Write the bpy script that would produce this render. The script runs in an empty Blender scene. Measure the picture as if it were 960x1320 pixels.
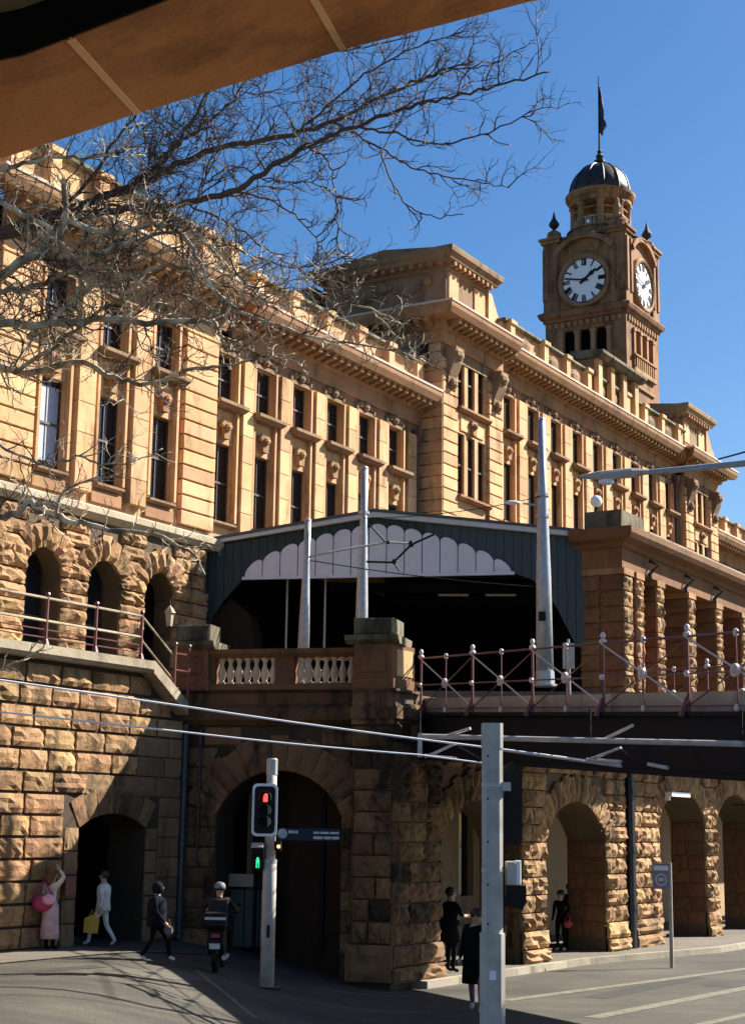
import bpy, math, random
from mathutils import Vector, Matrix
R_ = math.radians
SC = bpy.context.scene
COL = SC.collection
rng = random.Random(7)

# ------------------------------------------------------------------ camera
F_PX, CX, CY = 2050.0, 480.0, 660.0
PITCH = math.atan(408/2050); ROLL = R_(0.8); CAM_H = 3.35
_F = Vector((0, math.cos(PITCH), math.sin(PITCH)))
_U0 = Vector((0, -math.sin(PITCH), math.cos(PITCH))); _R0 = Vector((1, 0, 0))
_R = math.cos(ROLL)*_R0 + math.sin(ROLL)*_U0
_U = -math.sin(ROLL)*_R0 + math.cos(ROLL)*_U0
cam = bpy.data.cameras.new('camera'); cam_o = bpy.data.objects.new('camera', cam); COL.objects.link(cam_o)
cam.sensor_fit = 'VERTICAL'; cam.sensor_height = 24.0; cam.lens = 24.0*F_PX/1320.0
cam.clip_end = 5000; cam.clip_start = 0.1
M = Matrix((_R, _U, -_F)).transposed().to_4x4(); M.translation = Vector((0, 0, CAM_H))
cam_o.matrix_world = M
SC.camera = cam_o
def at(px, py, Y):
    """survey helper: the point at distance Y ahead seen along this direction"""
    v = _F + (px-CX)/F_PX*_R - (py-CY)/F_PX*_U
    return Vector((0, 0, CAM_H)) + v*(Y/v.y)

# ------------------------------------------------------------------ light
YAW = R_(31)
D = Vector((math.sin(YAW), math.cos(YAW), 0)); EN = Vector((math.cos(YAW), -math.sin(YAW), 0))
travel = (-1.0*EN - 1.5*D); travel.z = -1.41
to_sun = -travel.normalized()
SUN_EL = math.asin(to_sun.z); SUN_AZ = math.atan2(to_sun.x, to_sun.y)
W = bpy.data.worlds.new('World'); SC.world = W; W.use_nodes = True
nt = W.node_tree; bg = nt.nodes['Background']
sky = nt.nodes.new('ShaderNodeTexSky'); sky.sky_type = 'NISHITA'; sky.sun_disc = False
sky.sun_elevation = SUN_EL; sky.sun_rotation = SUN_AZ
sky.air_density = 1.0; sky.dust_density = 0.7; sky.ozone_density = 2.1
hs = nt.nodes.new('ShaderNodeHueSaturation'); hs.inputs['Saturation'].default_value = 1.36; hs.inputs['Hue'].default_value = 0.504
nt.links.new(sky.outputs[0], hs.inputs['Color']); nt.links.new(hs.outputs[0], bg.inputs['Color'])
bg.inputs['Strength'].default_value = 0.05
sl = bpy.data.lights.new('sun', 'SUN'); sl.energy = 5.0; sl.angle = R_(0.5); sl.color = (1.0, 0.93, 0.82)
so = bpy.data.objects.new('sun', sl); COL.objects.link(so)
so.rotation_euler = travel.to_track_quat('-Z', 'Y').to_euler(); so.location = (30, 10, 60)
SC.view_settings.view_transform = 'Standard'; SC.view_settings.look = 'None'
SC.view_settings.exposure = 1.5; SC.view_settings.gamma = 1.0; SC.view_settings.use_curve_mapping = False

# ------------------------------------------------------------------ materials
def new_mat(name):
    m = bpy.data.materials.new(name); m.use_nodes = True
    return m, m.node_tree, m.node_tree.nodes['Principled BSDF']
def flat(name, col, rough=0.6, metal=0.0, noise=0.12, nscale=6.0, emit=0, spec=0.5):
    m, t, b = new_mat(name)
    b.inputs['Roughness'].default_value = rough; b.inputs['Metallic'].default_value = metal
    b.inputs['Specular IOR Level'].default_value = spec
    if emit:
        b.inputs['Base Color'].default_value = (*col, 1)
        b.inputs['Emission Color'].default_value = (*col, 1); b.inputs['Emission Strength'].default_value = emit
        return m
    g = t.nodes.new('ShaderNodeNewGeometry'); n = t.nodes.new('ShaderNodeTexNoise'); n.inputs['Scale'].default_value = nscale
    n.inputs['Detail'].default_value = 5
    t.links.new(g.outputs['Position'], n.inputs['Vector'])
    r = t.nodes.new('ShaderNodeValToRGB')
    r.color_ramp.elements[0].position = 0.3; r.color_ramp.elements[1].position = 0.7
    r.color_ramp.elements[0].color = (*[c*(1-noise) for c in col], 1); r.color_ramp.elements[1].color = (*[min(1, c*(1+noise)) for c in col], 1)
    t.links.new(n.outputs['Fac'], r.inputs[0]); t.links.new(r.outputs[0], b.inputs['Base Color'])
    return m
def stone(name, ca, cb, stain=(0.03, 0.022, 0.015), stain_amt=0.5, stain_lo=0.56, bump=0.4, bscale=9.0, var=0.28, rough=0.85):
    m, t, b = new_mat(name); L = t.links.new
    b.inputs['Roughness'].default_value = rough; b.inputs['Specular IOR Level'].default_value = 0.25
    g = t.nodes.new('ShaderNodeNewGeometry'); oi = t.nodes.new('ShaderNodeObjectInfo')
    n1 = t.nodes.new('ShaderNodeTexNoise'); n1.inputs['Scale'].default_value = 0.9; n1.inputs['Detail'].default_value = 7; n1.inputs['Roughness'].default_value = 0.65
    L(g.outputs['Position'], n1.inputs['Vector'])
    r1 = t.nodes.new('ShaderNodeValToRGB'); r1.color_ramp.elements[0].position = 0.32; r1.color_ramp.elements[1].position = 0.68
    r1.color_ramp.elements[0].color = (*ca, 1); r1.color_ramp.elements[1].color = (*cb, 1)
    L(n1.outputs['Fac'], r1.inputs[0])
    # per-stone tint
    hsv = t.nodes.new('ShaderNodeHueSaturation')
    mr = t.nodes.new('ShaderNodeMapRange'); mr.inputs['To Min'].default_value = 1-var; mr.inputs['To Max'].default_value = 1+var
    L(oi.outputs['Random'], mr.inputs['Value']); L(mr.outputs[0], hsv.inputs['Value']); L(r1.outputs[0], hsv.inputs['Color'])
    mh = t.nodes.new('ShaderNodeMapRange'); mh.inputs['To Min'].default_value = 0.488; mh.inputs['To Max'].default_value = 0.508
    mlt = t.nodes.new('ShaderNodeMath'); mlt.operation = 'MULTIPLY'; mlt.inputs[1].default_value = 7.31
    fr = t.nodes.new('ShaderNodeMath'); fr.operation = 'FRACT'
    L(oi.outputs['Random'], mlt.inputs[0]); L(mlt.outputs[0], fr.inputs[0]); L(fr.outputs[0], mh.inputs['Value']); L(mh.outputs[0], hsv.inputs['Hue'])
    # water-run stains: noise stretched down the wall
    mp = t.nodes.new('ShaderNodeMapping'); mp.inputs['Scale'].default_value = (1.5, 1.5, 0.45)
    L(g.outputs['Position'], mp.inputs['Vector'])
    n2 = t.nodes.new('ShaderNodeTexNoise'); n2.inputs['Scale'].default_value = 1.1; n2.inputs['Detail'].default_value = 8; n2.inputs['Roughness'].default_value = 0.7
    L(mp.outputs[0], n2.inputs['Vector'])
    r2 = t.nodes.new('ShaderNodeMapRange'); r2.inputs['From Min'].default_value = stain_lo; r2.inputs['From Max'].default_value = stain_lo+0.14
    r2.inputs['To Max'].default_value = stain_amt
    L(n2.outputs['Fac'], r2.inputs['Value'])
    mx = t.nodes.new('ShaderNodeMixRGB'); mx.inputs[2].default_value = (*stain, 1)
    L(r2.outputs[0], mx.inputs[0]); L(hsv.outputs[0], mx.inputs[1]); L(mx.outputs[0], b.inputs['Base Color'])
    n3 = t.nodes.new('ShaderNodeTexNoise'); n3.inputs['Scale'].default_value = bscale; n3.inputs['Detail'].default_value = 8; n3.inputs['Roughness'].default_value = 0.7
    L(g.outputs['Position'], n3.inputs['Vector'])
    bp = t.nodes.new('ShaderNodeBump'); bp.inputs['Strength'].default_value = bump; bp.inputs['Distance'].default_value = 0.05
    L(n3.outputs['Fac'], bp.inputs['Height']); L(bp.outputs[0], b.inputs['Normal'])
    return m
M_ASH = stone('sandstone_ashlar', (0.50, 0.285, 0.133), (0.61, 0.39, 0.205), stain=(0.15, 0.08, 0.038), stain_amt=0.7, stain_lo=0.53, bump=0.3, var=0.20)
M_TRIM = stone('sandstone_trim', (0.25, 0.138, 0.062), (0.36, 0.21, 0.10), stain=(0.06, 0.04, 0.025), stain_amt=0.7, stain_lo=0.52, bump=0.25, var=0.10)  # stone darkened to put the cornice shade into its colour
M_SHADED = stone('sandstone_shaded', (0.19, 0.115, 0.062), (0.28, 0.175, 0.10), stain=(0.06, 0.045, 0.03), stain_amt=0.7, stain_lo=0.50, bump=0.35, var=0.10)  # darker sandstone copy with shade put into its colour
M_ROCK = stone('sandstone_rockface', (0.29, 0.165, 0.075), (0.46, 0.285, 0.138), stain=(0.07, 0.045, 0.026), stain_amt=0.8, stain_lo=0.49, bump=1.0, bscale=13, var=0.24)
M_DARKROCK = stone('sandstone_dirty_shaded', (0.115, 0.064, 0.031), (0.215, 0.125, 0.062), stain=(0.012, 0.009, 0.008), stain_amt=0.9, stain_lo=0.50, bump=0.8, bscale=7, var=0.32)  # dirty stone, darkened further so its colour carries the shade
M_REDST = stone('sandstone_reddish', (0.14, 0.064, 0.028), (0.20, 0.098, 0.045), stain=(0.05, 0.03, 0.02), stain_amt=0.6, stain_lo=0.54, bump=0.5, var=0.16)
M_TOWER = stone('tower_stone', (0.22, 0.112, 0.052), (0.33, 0.182, 0.088), stain=(0.06, 0.034, 0.02), stain_amt=0.7, stain_lo=0.48, bump=0.4, var=0.14)
M_CAP = stone('weathered_coping', (0.10, 0.088, 0.055), (0.19, 0.165, 0.105), stain=(0.02, 0.018, 0.012), stain_amt=0.8, stain_lo=0.48, bump=0.5, var=0.15)
M_FLASH = stone('pale_flashing', (0.50, 0.38, 0.29), (0.62, 0.50, 0.40), stain_amt=0.3, bump=0.1, var=0.08)
M_BALU = stone('sunlit_baluster', (0.50, 0.37, 0.25), (0.64, 0.50, 0.35), stain_amt=0.4, bump=0.2, var=0.12)  # balusters coloured paler to stand for sunlight on them
M_LEDGE = stone('ledge_stone', (0.30, 0.25, 0.17), (0.42, 0.36, 0.26), stain=(0.05, 0.04, 0.03), stain_amt=0.7, stain_lo=0.54, bump=0.4, var=0.12)
M_MORTAR = stone('mortar_joint', (0.08, 0.055, 0.035), (0.13, 0.09, 0.055), bump=0.5, var=0.05)
M_MORTARD = stone('mortar_dark', (0.04, 0.028, 0.02), (0.07, 0.05, 0.03), bump=0.5, var=0.05)
M_PLASTER = stone('inner_plaster', (0.30, 0.20, 0.12), (0.38, 0.27, 0.17), stain_amt=0.4, bump=0.1, var=0.05)
M_INNER = flat('interior_shade', (0.006, 0.005, 0.0045), 0.95, spec=.05)  # near-black colour stands for the shade inside openings
M_INNER2 = flat('dim_interior_wall', (0.035, 0.022, 0.014), 0.9, spec=.1)  # interior shade put into the wall colour
M_BEAM = stone('overhead_sandstone', (0.42, 0.175, 0.042), (0.51, 0.225, 0.06), stain=(0.15, 0.055, 0.015), stain_amt=0.7, stain_lo=0.50, bump=0.5, bscale=24, var=0.10)
M_JOINT = stone('lime_mortar', (0.60, 0.34, 0.14), (0.68, 0.42, 0.2), bump=0.2, var=0.02)
M_SOFFIT = stone('mottled_soffit', (0.10, 0.075, 0.045), (0.22, 0.165, 0.10), bump=0.4, bscale=20, var=0.05)  # mottled brown, darker than the arch stones
M_GLASS = flat('window_glass', (0.012, 0.014, 0.018), 0.06, 0, 0.3, 1.5, spec=0.35)
M_FRAME = flat('window_timber', (0.05, 0.035, 0.028), 0.5)
M_BLIND = flat('window_blind', (0.30, 0.36, 0.45), 0.6)
M_LEAD = flat('lead_dome', (0.028, 0.025, 0.025), 0.55, 0.0, 0.4, 3, spec=.3)
M_CLOCK = flat('clock_dial', (0.80, 0.80, 0.82), 0.35, 0, 0.03)
M_BLACK = flat('black_paint', (0.008, 0.008, 0.009), 0.6, spec=.2)
M_SLATE = flat('roof_slate', (0.07, 0.07, 0.075), 0.7)
M_GREEN = flat('dark_green_board', (0.012, 0.024, 0.021), 0.6, 0, 0.2)
M_GREY = flat('blue_grey_board', (0.028, 0.043, 0.052), 0.55, 0, 0.15)
M_WHITE = flat('white_board', (0.60, 0.585, 0.62), 0.5, 0, 0.06, 3)
M_FASCIA = flat('grey_fascia', (0.50, 0.50, 0.50), 0.5, 0, 0.1)
M_STEEL = flat('galvanised_steel', (0.36, 0.37, 0.39), 0.42, 0.35, 0.15, 10)
M_GPAINT = flat('grey_pole_paint', (0.40, 0.375, 0.345), 0.6, 0.0, 0.16, 5, spec=.25)
M_GIRDER = flat('girder_paint', (0.010, 0.009, 0.011), 0.75, 0, 0.2, 2, spec=0.2)
M_IRON = flat('maroon_iron', (0.13, 0.035, 0.035), 0.45, 0, 0.2)
M_ROSE = flat('cream_rosette', (0.60, 0.49, 0.45), 0.5, 0, 0.1)
M_PIPE = flat('drainpipe_paint', (0.022, 0.026, 0.038), 0.4, 0, 0.2)
M_REDPIPE = flat('red_drainpipe', (0.10, 0.022, 0.018), 0.5, 0, 0.2)
M_KERB = stone('kerb_stone', (0.24, 0.21, 0.16), (0.34, 0.30, 0.23), stain_amt=0.6, bump=0.3, var=0.15)
M_SIGNB = flat('sign_blue', (0.012, 0.022, 0.045), 0.5, spec=.2)
M_SIGNP = flat('sign_purple', (0.20, 0.19, 0.30), 0.4)
M_SIGNW = flat('sign_white', (0.75, 0.76, 0.80), 0.4, 0, 0.03)
M_RED = flat('red_lamp', (1.0, 0.035, 0.03), emit=1.6)
M_GRN = flat('green_lamp', (0.03, 0.55, 0.22), emit=0.6)
M_AMB = flat('amber_lamp', (1.0, 0.42, 0.12), emit=1.2)
M_LENS = flat('dark_lens', (0.008, 0.008, 0.008), 0.5, spec=.1)
M_GLOBE = flat('opal_globe', (0.85, 0.85, 0.85), 0.3, 0, 0.02)
def bark():
    m, t, b = new_mat('plane_tree_bark'); L = t.links.new
    g = t.nodes.new('ShaderNodeNewGeometry'); n = t.nodes.new('ShaderNodeTexNoise'); n.inputs['Scale'].default_value = 3.5; n.inputs['Detail'].default_value = 6
    L(g.outputs['Position'], n.inputs['Vector'])
    r = t.nodes.new('ShaderNodeValToRGB')
    r.color_ramp.elements[0].position = 0.36; r.color_ramp.elements[0].color = (0.13, 0.095, 0.06, 1)
    r.color_ramp.elements[1].position = 0.66; r.color_ramp.elements[1].color = (0.70, 0.59, 0.43, 1)
    L(n.outputs['Fac'], r.inputs[0]); L(r.outputs[0], b.inputs['Base Color']); b.inputs['Roughness'].default_value = 0.85
    return m
M_BARK = bark()
M_TWIG = flat('backlit_bark', (0.085, 0.055, 0.038), 0.85, 0, 0.35, 1.2)  # darker bark copy standing for backlit limbs and twigs
def asphalt(name, ca, cb, patch):
    m, t, b = new_mat(name); L = t.links.new
    g = t.nodes.new('ShaderNodeNewGeometry')
    n = t.nodes.new('ShaderNodeTexNoise'); n.inputs['Scale'].default_value = 0.35; n.inputs['Detail'].default_value = 9; n.inputs['Roughness'].default_value = 0.7
    L(g.outputs['Position'], n.inputs['Vector'])
    r = t.nodes.new('ShaderNodeValToRGB'); r.color_ramp.elements[0].position = 0.35; r.color_ramp.elements[1].position = 0.65
    r.color_ramp.elements[0].color = (*ca, 1); r.color_ramp.elements[1].color = (*cb, 1)
    L(n.outputs['Fac'], r.inputs[0])
    v = t.nodes.new('ShaderNodeTexNoise'); v.inputs['Scale'].default_value = 22; v.inputs['Detail'].default_value = 3
    L(g.outputs['Position'], v.inputs['Vector'])
    mp = t.nodes.new('ShaderNodeMapping'); mp.inputs['Rotation'].default_value = (0, 0, R_(-59)); mp.inputs['Scale'].default_value = (0.08, 1.2, 1)
    L(g.outputs['Position'], mp.inputs['Vector'])
    st = t.nodes.new('ShaderNodeTexNoise'); st.inputs['Scale'].default_value = 1.0; st.inputs['Detail'].default_value = 4
    L(mp.outputs[0], st.inputs['Vector'])
    mr = t.nodes.new('ShaderNodeMapRange'); mr.inputs['From Min'].default_value = 0.45; mr.inputs['From Max'].default_value = 0.7; mr.inputs['To Max'].default_value = patch
    L(st.outputs['Fac'], mr.inputs['Value'])
    mx = t.nodes.new('ShaderNodeMixRGB'); mx.blend_type = 'MULTIPLY'; mx.inputs[2].default_value = (0.5, 0.5, 0.5, 1)
    L(mr.outputs[0], mx.inputs[0]); L(r.outputs[0], mx.inputs[1])
    m2 = t.nodes.new('ShaderNodeMixRGB'); m2.blend_type = 'OVERLAY'; m2.inputs[0].default_value = 0.85
    L(mx.outputs[0], m2.inputs[1]); L(v.outputs['Fac'], m2.inputs[2]); L(m2.outputs[0], b.inputs['Base Color'])
    bp = t.nodes.new('ShaderNodeBump'); bp.inputs['Strength'].default_value = 0.3; bp.inputs['Distance'].default_value = 0.01
    L(v.outputs['Fac'], bp.inputs['Height']); L(bp.outputs[0], b.inputs['Normal'])
    b.inputs['Roughness'].default_value = 0.8
    return m
M_ROAD = asphalt('worn_asphalt', (0.030, 0.027, 0.020), (0.078, 0.069, 0.050), 0.75)
M_PATH = asphalt('paved_path', (0.10, 0.088, 0.066), (0.15, 0.13, 0.10), 0.3)
M_LINE = flat('worn_road_paint', (0.15, 0.135, 0.10), 0.7, 0, 0.35, 5)

# ------------------------------------------------------------------ mesh builder
class MB:
    def __init__(s): s.v = []; s.f = []
    def add(s, v, f):
        o = len(s.v); s.v += [tuple(p) for p in v]; s.f += [tuple(i+o for i in q) for q in f]; return s
    def box(s, x0, x1, y0, y1, z0, z1):
        return s.add([(x0,y0,z0),(x1,y0,z0),(x1,y1,z0),(x0,y1,z0),(x0,y0,z1),(x1,y0,z1),(x1,y1,z1),(x0,y1,z1)],
              [(0,3,2,1),(4,5,6,7),(0,1,5,4),(1,2,6,5),(2,3,7,6),(3,0,4,7)])
    def cbox(s, x0, x1, y0, y1, z0, z1, c=0.02):
        """block with chamfered front (low y) edges"""
        return s.add([(x0+c,y0,z0+c),(x1-c,y0,z0+c),(x1-c,y0,z1-c),(x0+c,y0,z1-c),
                      (x0,y0+c,z0),(x1,y0+c,z0),(x1,y0+c,z1),(x0,y0+c,z1),(x0,y1,z0),(x1,y1,z0),(x1,y1,z1),(x0,y1,z1)],
              [(0,1,2,3),(4,5,1,0),(5,6,2,1),(6,7,3,2),(7,4,0,3),(8,9,5,4),(9,10,6,5),(10,11,7,6),(11,8,4,7),(11,10,9,8)])
    def prism(s, poly, a0, a1, axis):
        n = len(poly)
        def P(p, a):
            return {'y': (p[0], a, p[1]), 'x': (a, p[0], p[1]), 'z': (p[0], p[1], a)}[axis]
        v = [P(p, a0) for p in poly] + [P(p, a1) for p in poly]
        f = [tuple(range(n-1, -1, -1)), tuple(range(n, 2*n))] + [(i, (i+1) % n, n+(i+1) % n, n+i) for i in range(n)]
        return s.add(v, f)
    def tube(s, pts, r, n=6, cap=True):
        pts = [Vector(p) for p in pts]; k = len(pts)
        rs = r if isinstance(r, (list, tuple)) else [r]*k
        base = []; v = []; f = []; ref = None
        for i, p in enumerate(pts):
            t = (pts[min(i+1, k-1)]-pts[max(i-1, 0)])
            t = t.normalized() if t.length > 1e-9 else Vector((0, 0, 1))
            if ref is None:
                ref = Vector((0, 0, 1)) if abs(t.z) < 0.9 else Vector((1, 0, 0))
            u = ref - t*ref.dot(t)
            if u.length < 1e-6: u = t.orthogonal()
            u.normalize(); w = t.cross(u); ref = u
            for j in range(n):
                a = 2*math.pi*j/n
                v.append(p + (u*math.cos(a)+w*math.sin(a))*rs[i])
        for i in range(k-1):
            for j in range(n):
                f.append((i*n+j, i*n+(j+1) % n, (i+1)*n+(j+1) % n, (i+1)*n+j))
        if cap: f.append(tuple(range(n-1, -1, -1))); f.append(tuple(range((k-1)*n, k*n)))
        return s.add(v, f)
    def lathe(s, cx, cy, prof, n=16):
        v = []; f = []; k = len(prof)
        for r, z in prof:
            for j in range(n):
                a = 2*math.pi*j/n; v.append((cx+r*math.cos(a), cy+r*math.sin(a), z))
        for i in range(k-1):
            for j in range(n):
                f.append((i*n+j, i*n+(j+1) % n, (i+1)*n+(j+1) % n, (i+1)*n+j))
        f.append(tuple(range(n-1, -1, -1))); f.append(tuple(range((k-1)*n, k*n)))
        return s.add(v, f)
    def blob(s, c, r, n=8, m=5):
        v = []; f = []
        for i in range(m+1):
            th = math.pi*i/m
            for j in range(n):
                a = 2*math.pi*j/n
                v.append((c[0]+r[0]*math.sin(th)*math.cos(a), c[1]+r[1]*math.sin(th)*math.sin(a), c[2]+r[2]*math.cos(th)))
        for i in range(m):
            for j in range(n):
                f.append((i*n+j, (i+1)*n+j, (i+1)*n+(j+1) % n, i*n+(j+1) % n))
        return s.add(v, f)
    def disc(s, c, axis, r, t, n=12):
        """short cylinder around an axis direction"""
        a = Vector(axis).normalized(); c = Vector(c)
        return s.tube([c-a*t/2, c+a*t/2], r, n)
    def mesh(s, name, off=(0, 0, 0)):
        me = bpy.data.meshes.new(name)
        me.from_pydata([(x-off[0], y-off[1], z-off[2]) for x, y, z in s.v], [], s.f); me.update()
        return me

class Frame:
    def __init__(s, org, rz): s.o = Vector(org); s.rz = rz
    def w(s, p):
        c, n = math.cos(s.rz), math.sin(s.rz)
        return Vector((s.o.x+c*p[0]-n*p[1], s.o.y+n*p[0]+c*p[1], s.o.z+p[2]))
WF = Frame((0, 0, 0), 0)
SF = Frame((0, 0, 0), math.atan2(D.y, D.x))     # station frame: x along the facades, y into the building
A_ = SF.w((29.05, 22.2, 0)); B_ = SF.w((30.6, 17.0, 0))
AF = Frame(A_, math.atan2((B_-A_).y, (B_-A_).x))  # abutment frame: x to the right, y inwards
P0 = SF.w((35.49, 27, 0)); P1 = SF.w((40.2, 17.3, 0))
CF = Frame(P0, math.atan2((P1-P0).y, (P1-P0).x))
G0 = SF.w((31.25, 17.45, 0))
BF = Frame(G0, math.atan2(-0.931, 0.364))        # bridge frame: x out over the road, y towards the right-hand girder
def smooth(o):
    for p in o.data.polygons: p.use_smooth = True
    return o

class Thing:
    def __init__(s, name, label, cat, frame, org, group=None, kind=None):
        s.fr = frame; s.o = org
        e = bpy.data.objects.new(name, None); COL.objects.link(e)
        e.empty_display_size = 0.3
        e.location = frame.w(org); e.rotation_euler = (0, 0, frame.rz)
        if kind: e['kind'] = kind
        if label: e['label'] = label; e['category'] = cat
        if group: e['group'] = group
        s.e = e
    def part(s, name, mb, mat, parent=None, label=None, sm=False, kind=None):
        me = mb.mesh(name, s.o); me.materials.append(mat)
        o = bpy.data.objects.new(name, me); COL.objects.link(o); o.parent = parent or s.e
        if label: o['label'] = label
        if kind: o['kind'] = kind
        if sm: smooth(o)
        return o
    def inst(s, name, me, p, scale=(1, 1, 1), rz=0, parent=None):
        o = bpy.data.objects.new(name, me); COL.objects.link(o); o.parent = parent or s.e
        o.location = (p[0]-s.o[0], p[1]-s.o[1], p[2]-s.o[2]); o.scale = scale; o.rotation_euler = (0, 0, rz)
        return o
def single(name, mb, mat, frame, org, label=None, cat=None, group=None, kind=None, sm=False):
    me = mb.mesh(name, org); me.materials.append(mat)
    o = bpy.data.objects.new(name, me); COL.objects.link(o)
    o.location = frame.w(org); o.rotation_euler = (0, 0, frame.rz)
    if label: o['label'] = label; o['category'] = cat
    if group: o['group'] = group
    if kind: o['kind'] = kind
    if sm: smooth(o)
    return o

# ---- rock-faced stones: a grid front that bulges, closed by its sides
def rock_mb(c4, y0, dep, r, nx=6, nz=4, rough=0.3, gap=0.018):
    cxm = sum(p[0] for p in c4)/4; czm = sum(p[1] for p in c4)/4
    def sh(p):
        dx, dz = cxm-p[0], czm-p[1]; l = math.hypot(dx, dz)
        return (p[0]+dx/l*gap*1.4, p[1]+dz/l*gap*1.4)
    bl, br, tr, tl = [sh(p) for p in c4]
    v = []; idx = {}
    for j in range(nz+1):
        for i in range(nx+1):
            a, b = i/nx, j/nz
            x = (bl[0]*(1-a)+br[0]*a)*(1-b)+(tl[0]*(1-a)+tr[0]*a)*b
            z = (bl[1]*(1-a)+br[1]*a)*(1-b)+(tl[1]*(1-a)+tr[1]*a)*b
            edge = i in (0, nx) or j in (0, nz)
            o = 0.55+r.uniform(-.25, .25) if edge else 1.0+r.uniform(-rough, rough)*.9+.25*math.sin(9*x+3*z)*rough
            idx[i, j] = len(v); v.append((x, y0-dep*o, z))
    f = [(idx[i, j], idx[i+1, j], idx[i+1, j+1], idx[i, j+1]) for j in range(nz) for i in range(nx)]
    ring = [(i, 0) for i in range(nx)]+[(nx, j) for j in range(nz)]+[(i, nz) for i in range(nx, 0, -1)]+[(0, j) for j in range(nz, 0, -1)]
    k = len(ring); base = len(v)
    for q in ring: p = v[idx[q]]; v.append((p[0], y0, p[2]))
    for i in range(k): f.append((idx[ring[i]], base+i, base+(i+1) % k, idx[ring[(i+1) % k]]))
    m = MB(); m.v = v; m.f = f
    return m
GAPV = [.014]
def unit_rocks(mat, n=16):
    out = []
    for i in range(n):
        me = rock_mb([(-.5, -.5), (.5, -.5), (.5, .5), (-.5, .5)], 0, 1, rng, 6, 4, 0.34, 0.012).mesh('stone'); me.materials.append(mat); out.append(me)
    return out
def soften(us):
    for me in us:
        for p in me.polygons[:24]: p.use_smooth = False
    return us
U_ROCK = unit_rocks(M_ROCK); U_DARK = unit_rocks(M_DARKROCK); U_RED = unit_rocks(M_REDST)
for _u in (U_ROCK, U_DARK, U_RED): soften(_u)
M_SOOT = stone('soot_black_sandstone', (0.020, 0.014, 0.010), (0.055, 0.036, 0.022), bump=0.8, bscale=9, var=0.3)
U_SOOT = unit_rocks(M_SOOT, 6)
M_DRESS = stone('dressed_sandstone', (0.17, 0.105, 0.055), (0.26, 0.17, 0.09), stain=(0.05, 0.032, 0.02), stain_amt=0.7, stain_lo=0.50, bump=0.5, var=0.18)
U_DRESS = unit_rocks(M_DRESS, 6)
def block(th, us, u0, u1, y, z0, z1, dep=0.12, side='front', parent=None):
    """one rock-faced stone on a wall plane: front faces -y at plane y, or side faces -x at plane x=y"""
    if us is U_DARK and z0 > 1.2 and rng.random() < .16: us = U_SOOT
    me = us[rng.randrange(len(us))]
    g_ = GAPV[0]; u0 += g_; u1 -= g_; z0 += g_; z1 -= g_
    if side == 'front': return th.inst('stone', me, ((u0+u1)/2, y, (z0+z1)/2), (u1-u0, dep, z1-z0), 0, parent)
    return th.inst('stone', me, (y, (u0+u1)/2, (z0+z1)/2), (u1-u0, dep, z1-z0), -math.pi/2, parent)
def course_row(th, us, u0, u1, y, z0, z1, lmin, lmax, dep, side='front', holes=()):
    """a course of stones between u0 and u1 leaving holes (a,b)"""
    segs = [(u0, u1)]
    for a, b in holes:
        ns = []
        for p, q in segs:
            if b <= p or a >= q: ns.append((p, q)); continue
            if a > p: ns.append((p, a))
            if b < q: ns.append((b, q))
        segs = ns
    for p, q in segs:
        if q-p < 0.12: continue
        n = max(1, round((q-p)/((lmin+lmax)/2)))
        cuts = [p]+[p+(q-p)*(i+rng.uniform(-.22, .22))/n for i in range(1, n)]+[q]
        for i in range(n): block(th, us, cuts[i], cuts[i+1], y, z0, z1, dep*rng.uniform(.8, 1.2), side)
def arc_pts(x0, x1, zs, rise, n=12, grow=0.0):
    a = (x1-x0)/2; R = (a*a+rise*rise)/(2*rise); cx = (x0+x1)/2; cz = zs+rise-R
    th = math.asin(min(1, a/R)); th = th if rise <= a else math.pi-th
    return [(cx+(R+grow)*math.sin(-th+2*th*i/n), cz+(R+grow)*math.cos(-th+2*th*i/n)) for i in range(n+1)]
def arch_z(x, x0, x1, zs, rise):
    a = (x1-x0)/2; R = (a*a+rise*rise)/(2*rise); cx = (x0+x1)/2; cz = zs+rise-R
    return cz+math.sqrt(max(0, R*R-(x-cx)**2))
def arch_fill(mb, x0, x1, zs, rise, zt, y0, y1):
    return mb.prism(arc_pts(x0, x1, zs, rise)+[(x1, zt), (x0, zt)], y0, y1, 'y')
def voussoirs(th, x0, x1, zs, rise, n, length, y, dep, mat, parent=None, gap=0.012):
    inn = arc_pts(x0, x1, zs, rise, n); 
    for i in range(n):
        L = length*(1.0 if i % 2 else 1.12)
        out = arc_pts(x0, x1, zs, rise, n, L)
        m = rock_mb([inn[i], inn[i+1], out[i+1], out[i]], y, dep, rng, 3, 4, 0.3, gap)
        th.part('voussoir', m, mat, parent)
def wall_open(mb, x0, x1, y0, y1, z0, z1, ops):
    """wall slab with rectangular openings (xa, xb, za, zb)"""
    xs = sorted({x0, x1, *[o[0] for o in ops], *[o[1] for o in ops]})
    for a, b in zip(xs, xs[1:]):
        oo = sorted([o for o in ops if o[0] <= a+1e-6 and o[1] >= b-1e-6], key=lambda o: o[2])
        z = z0
        for o in oo:
            if o[2] > z: mb.box(a, b, y0, y1, z, o[2])
            z = o[3]
        if z < z1: mb.box(a, b, y0, y1, z, z1)
    return mb

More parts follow.
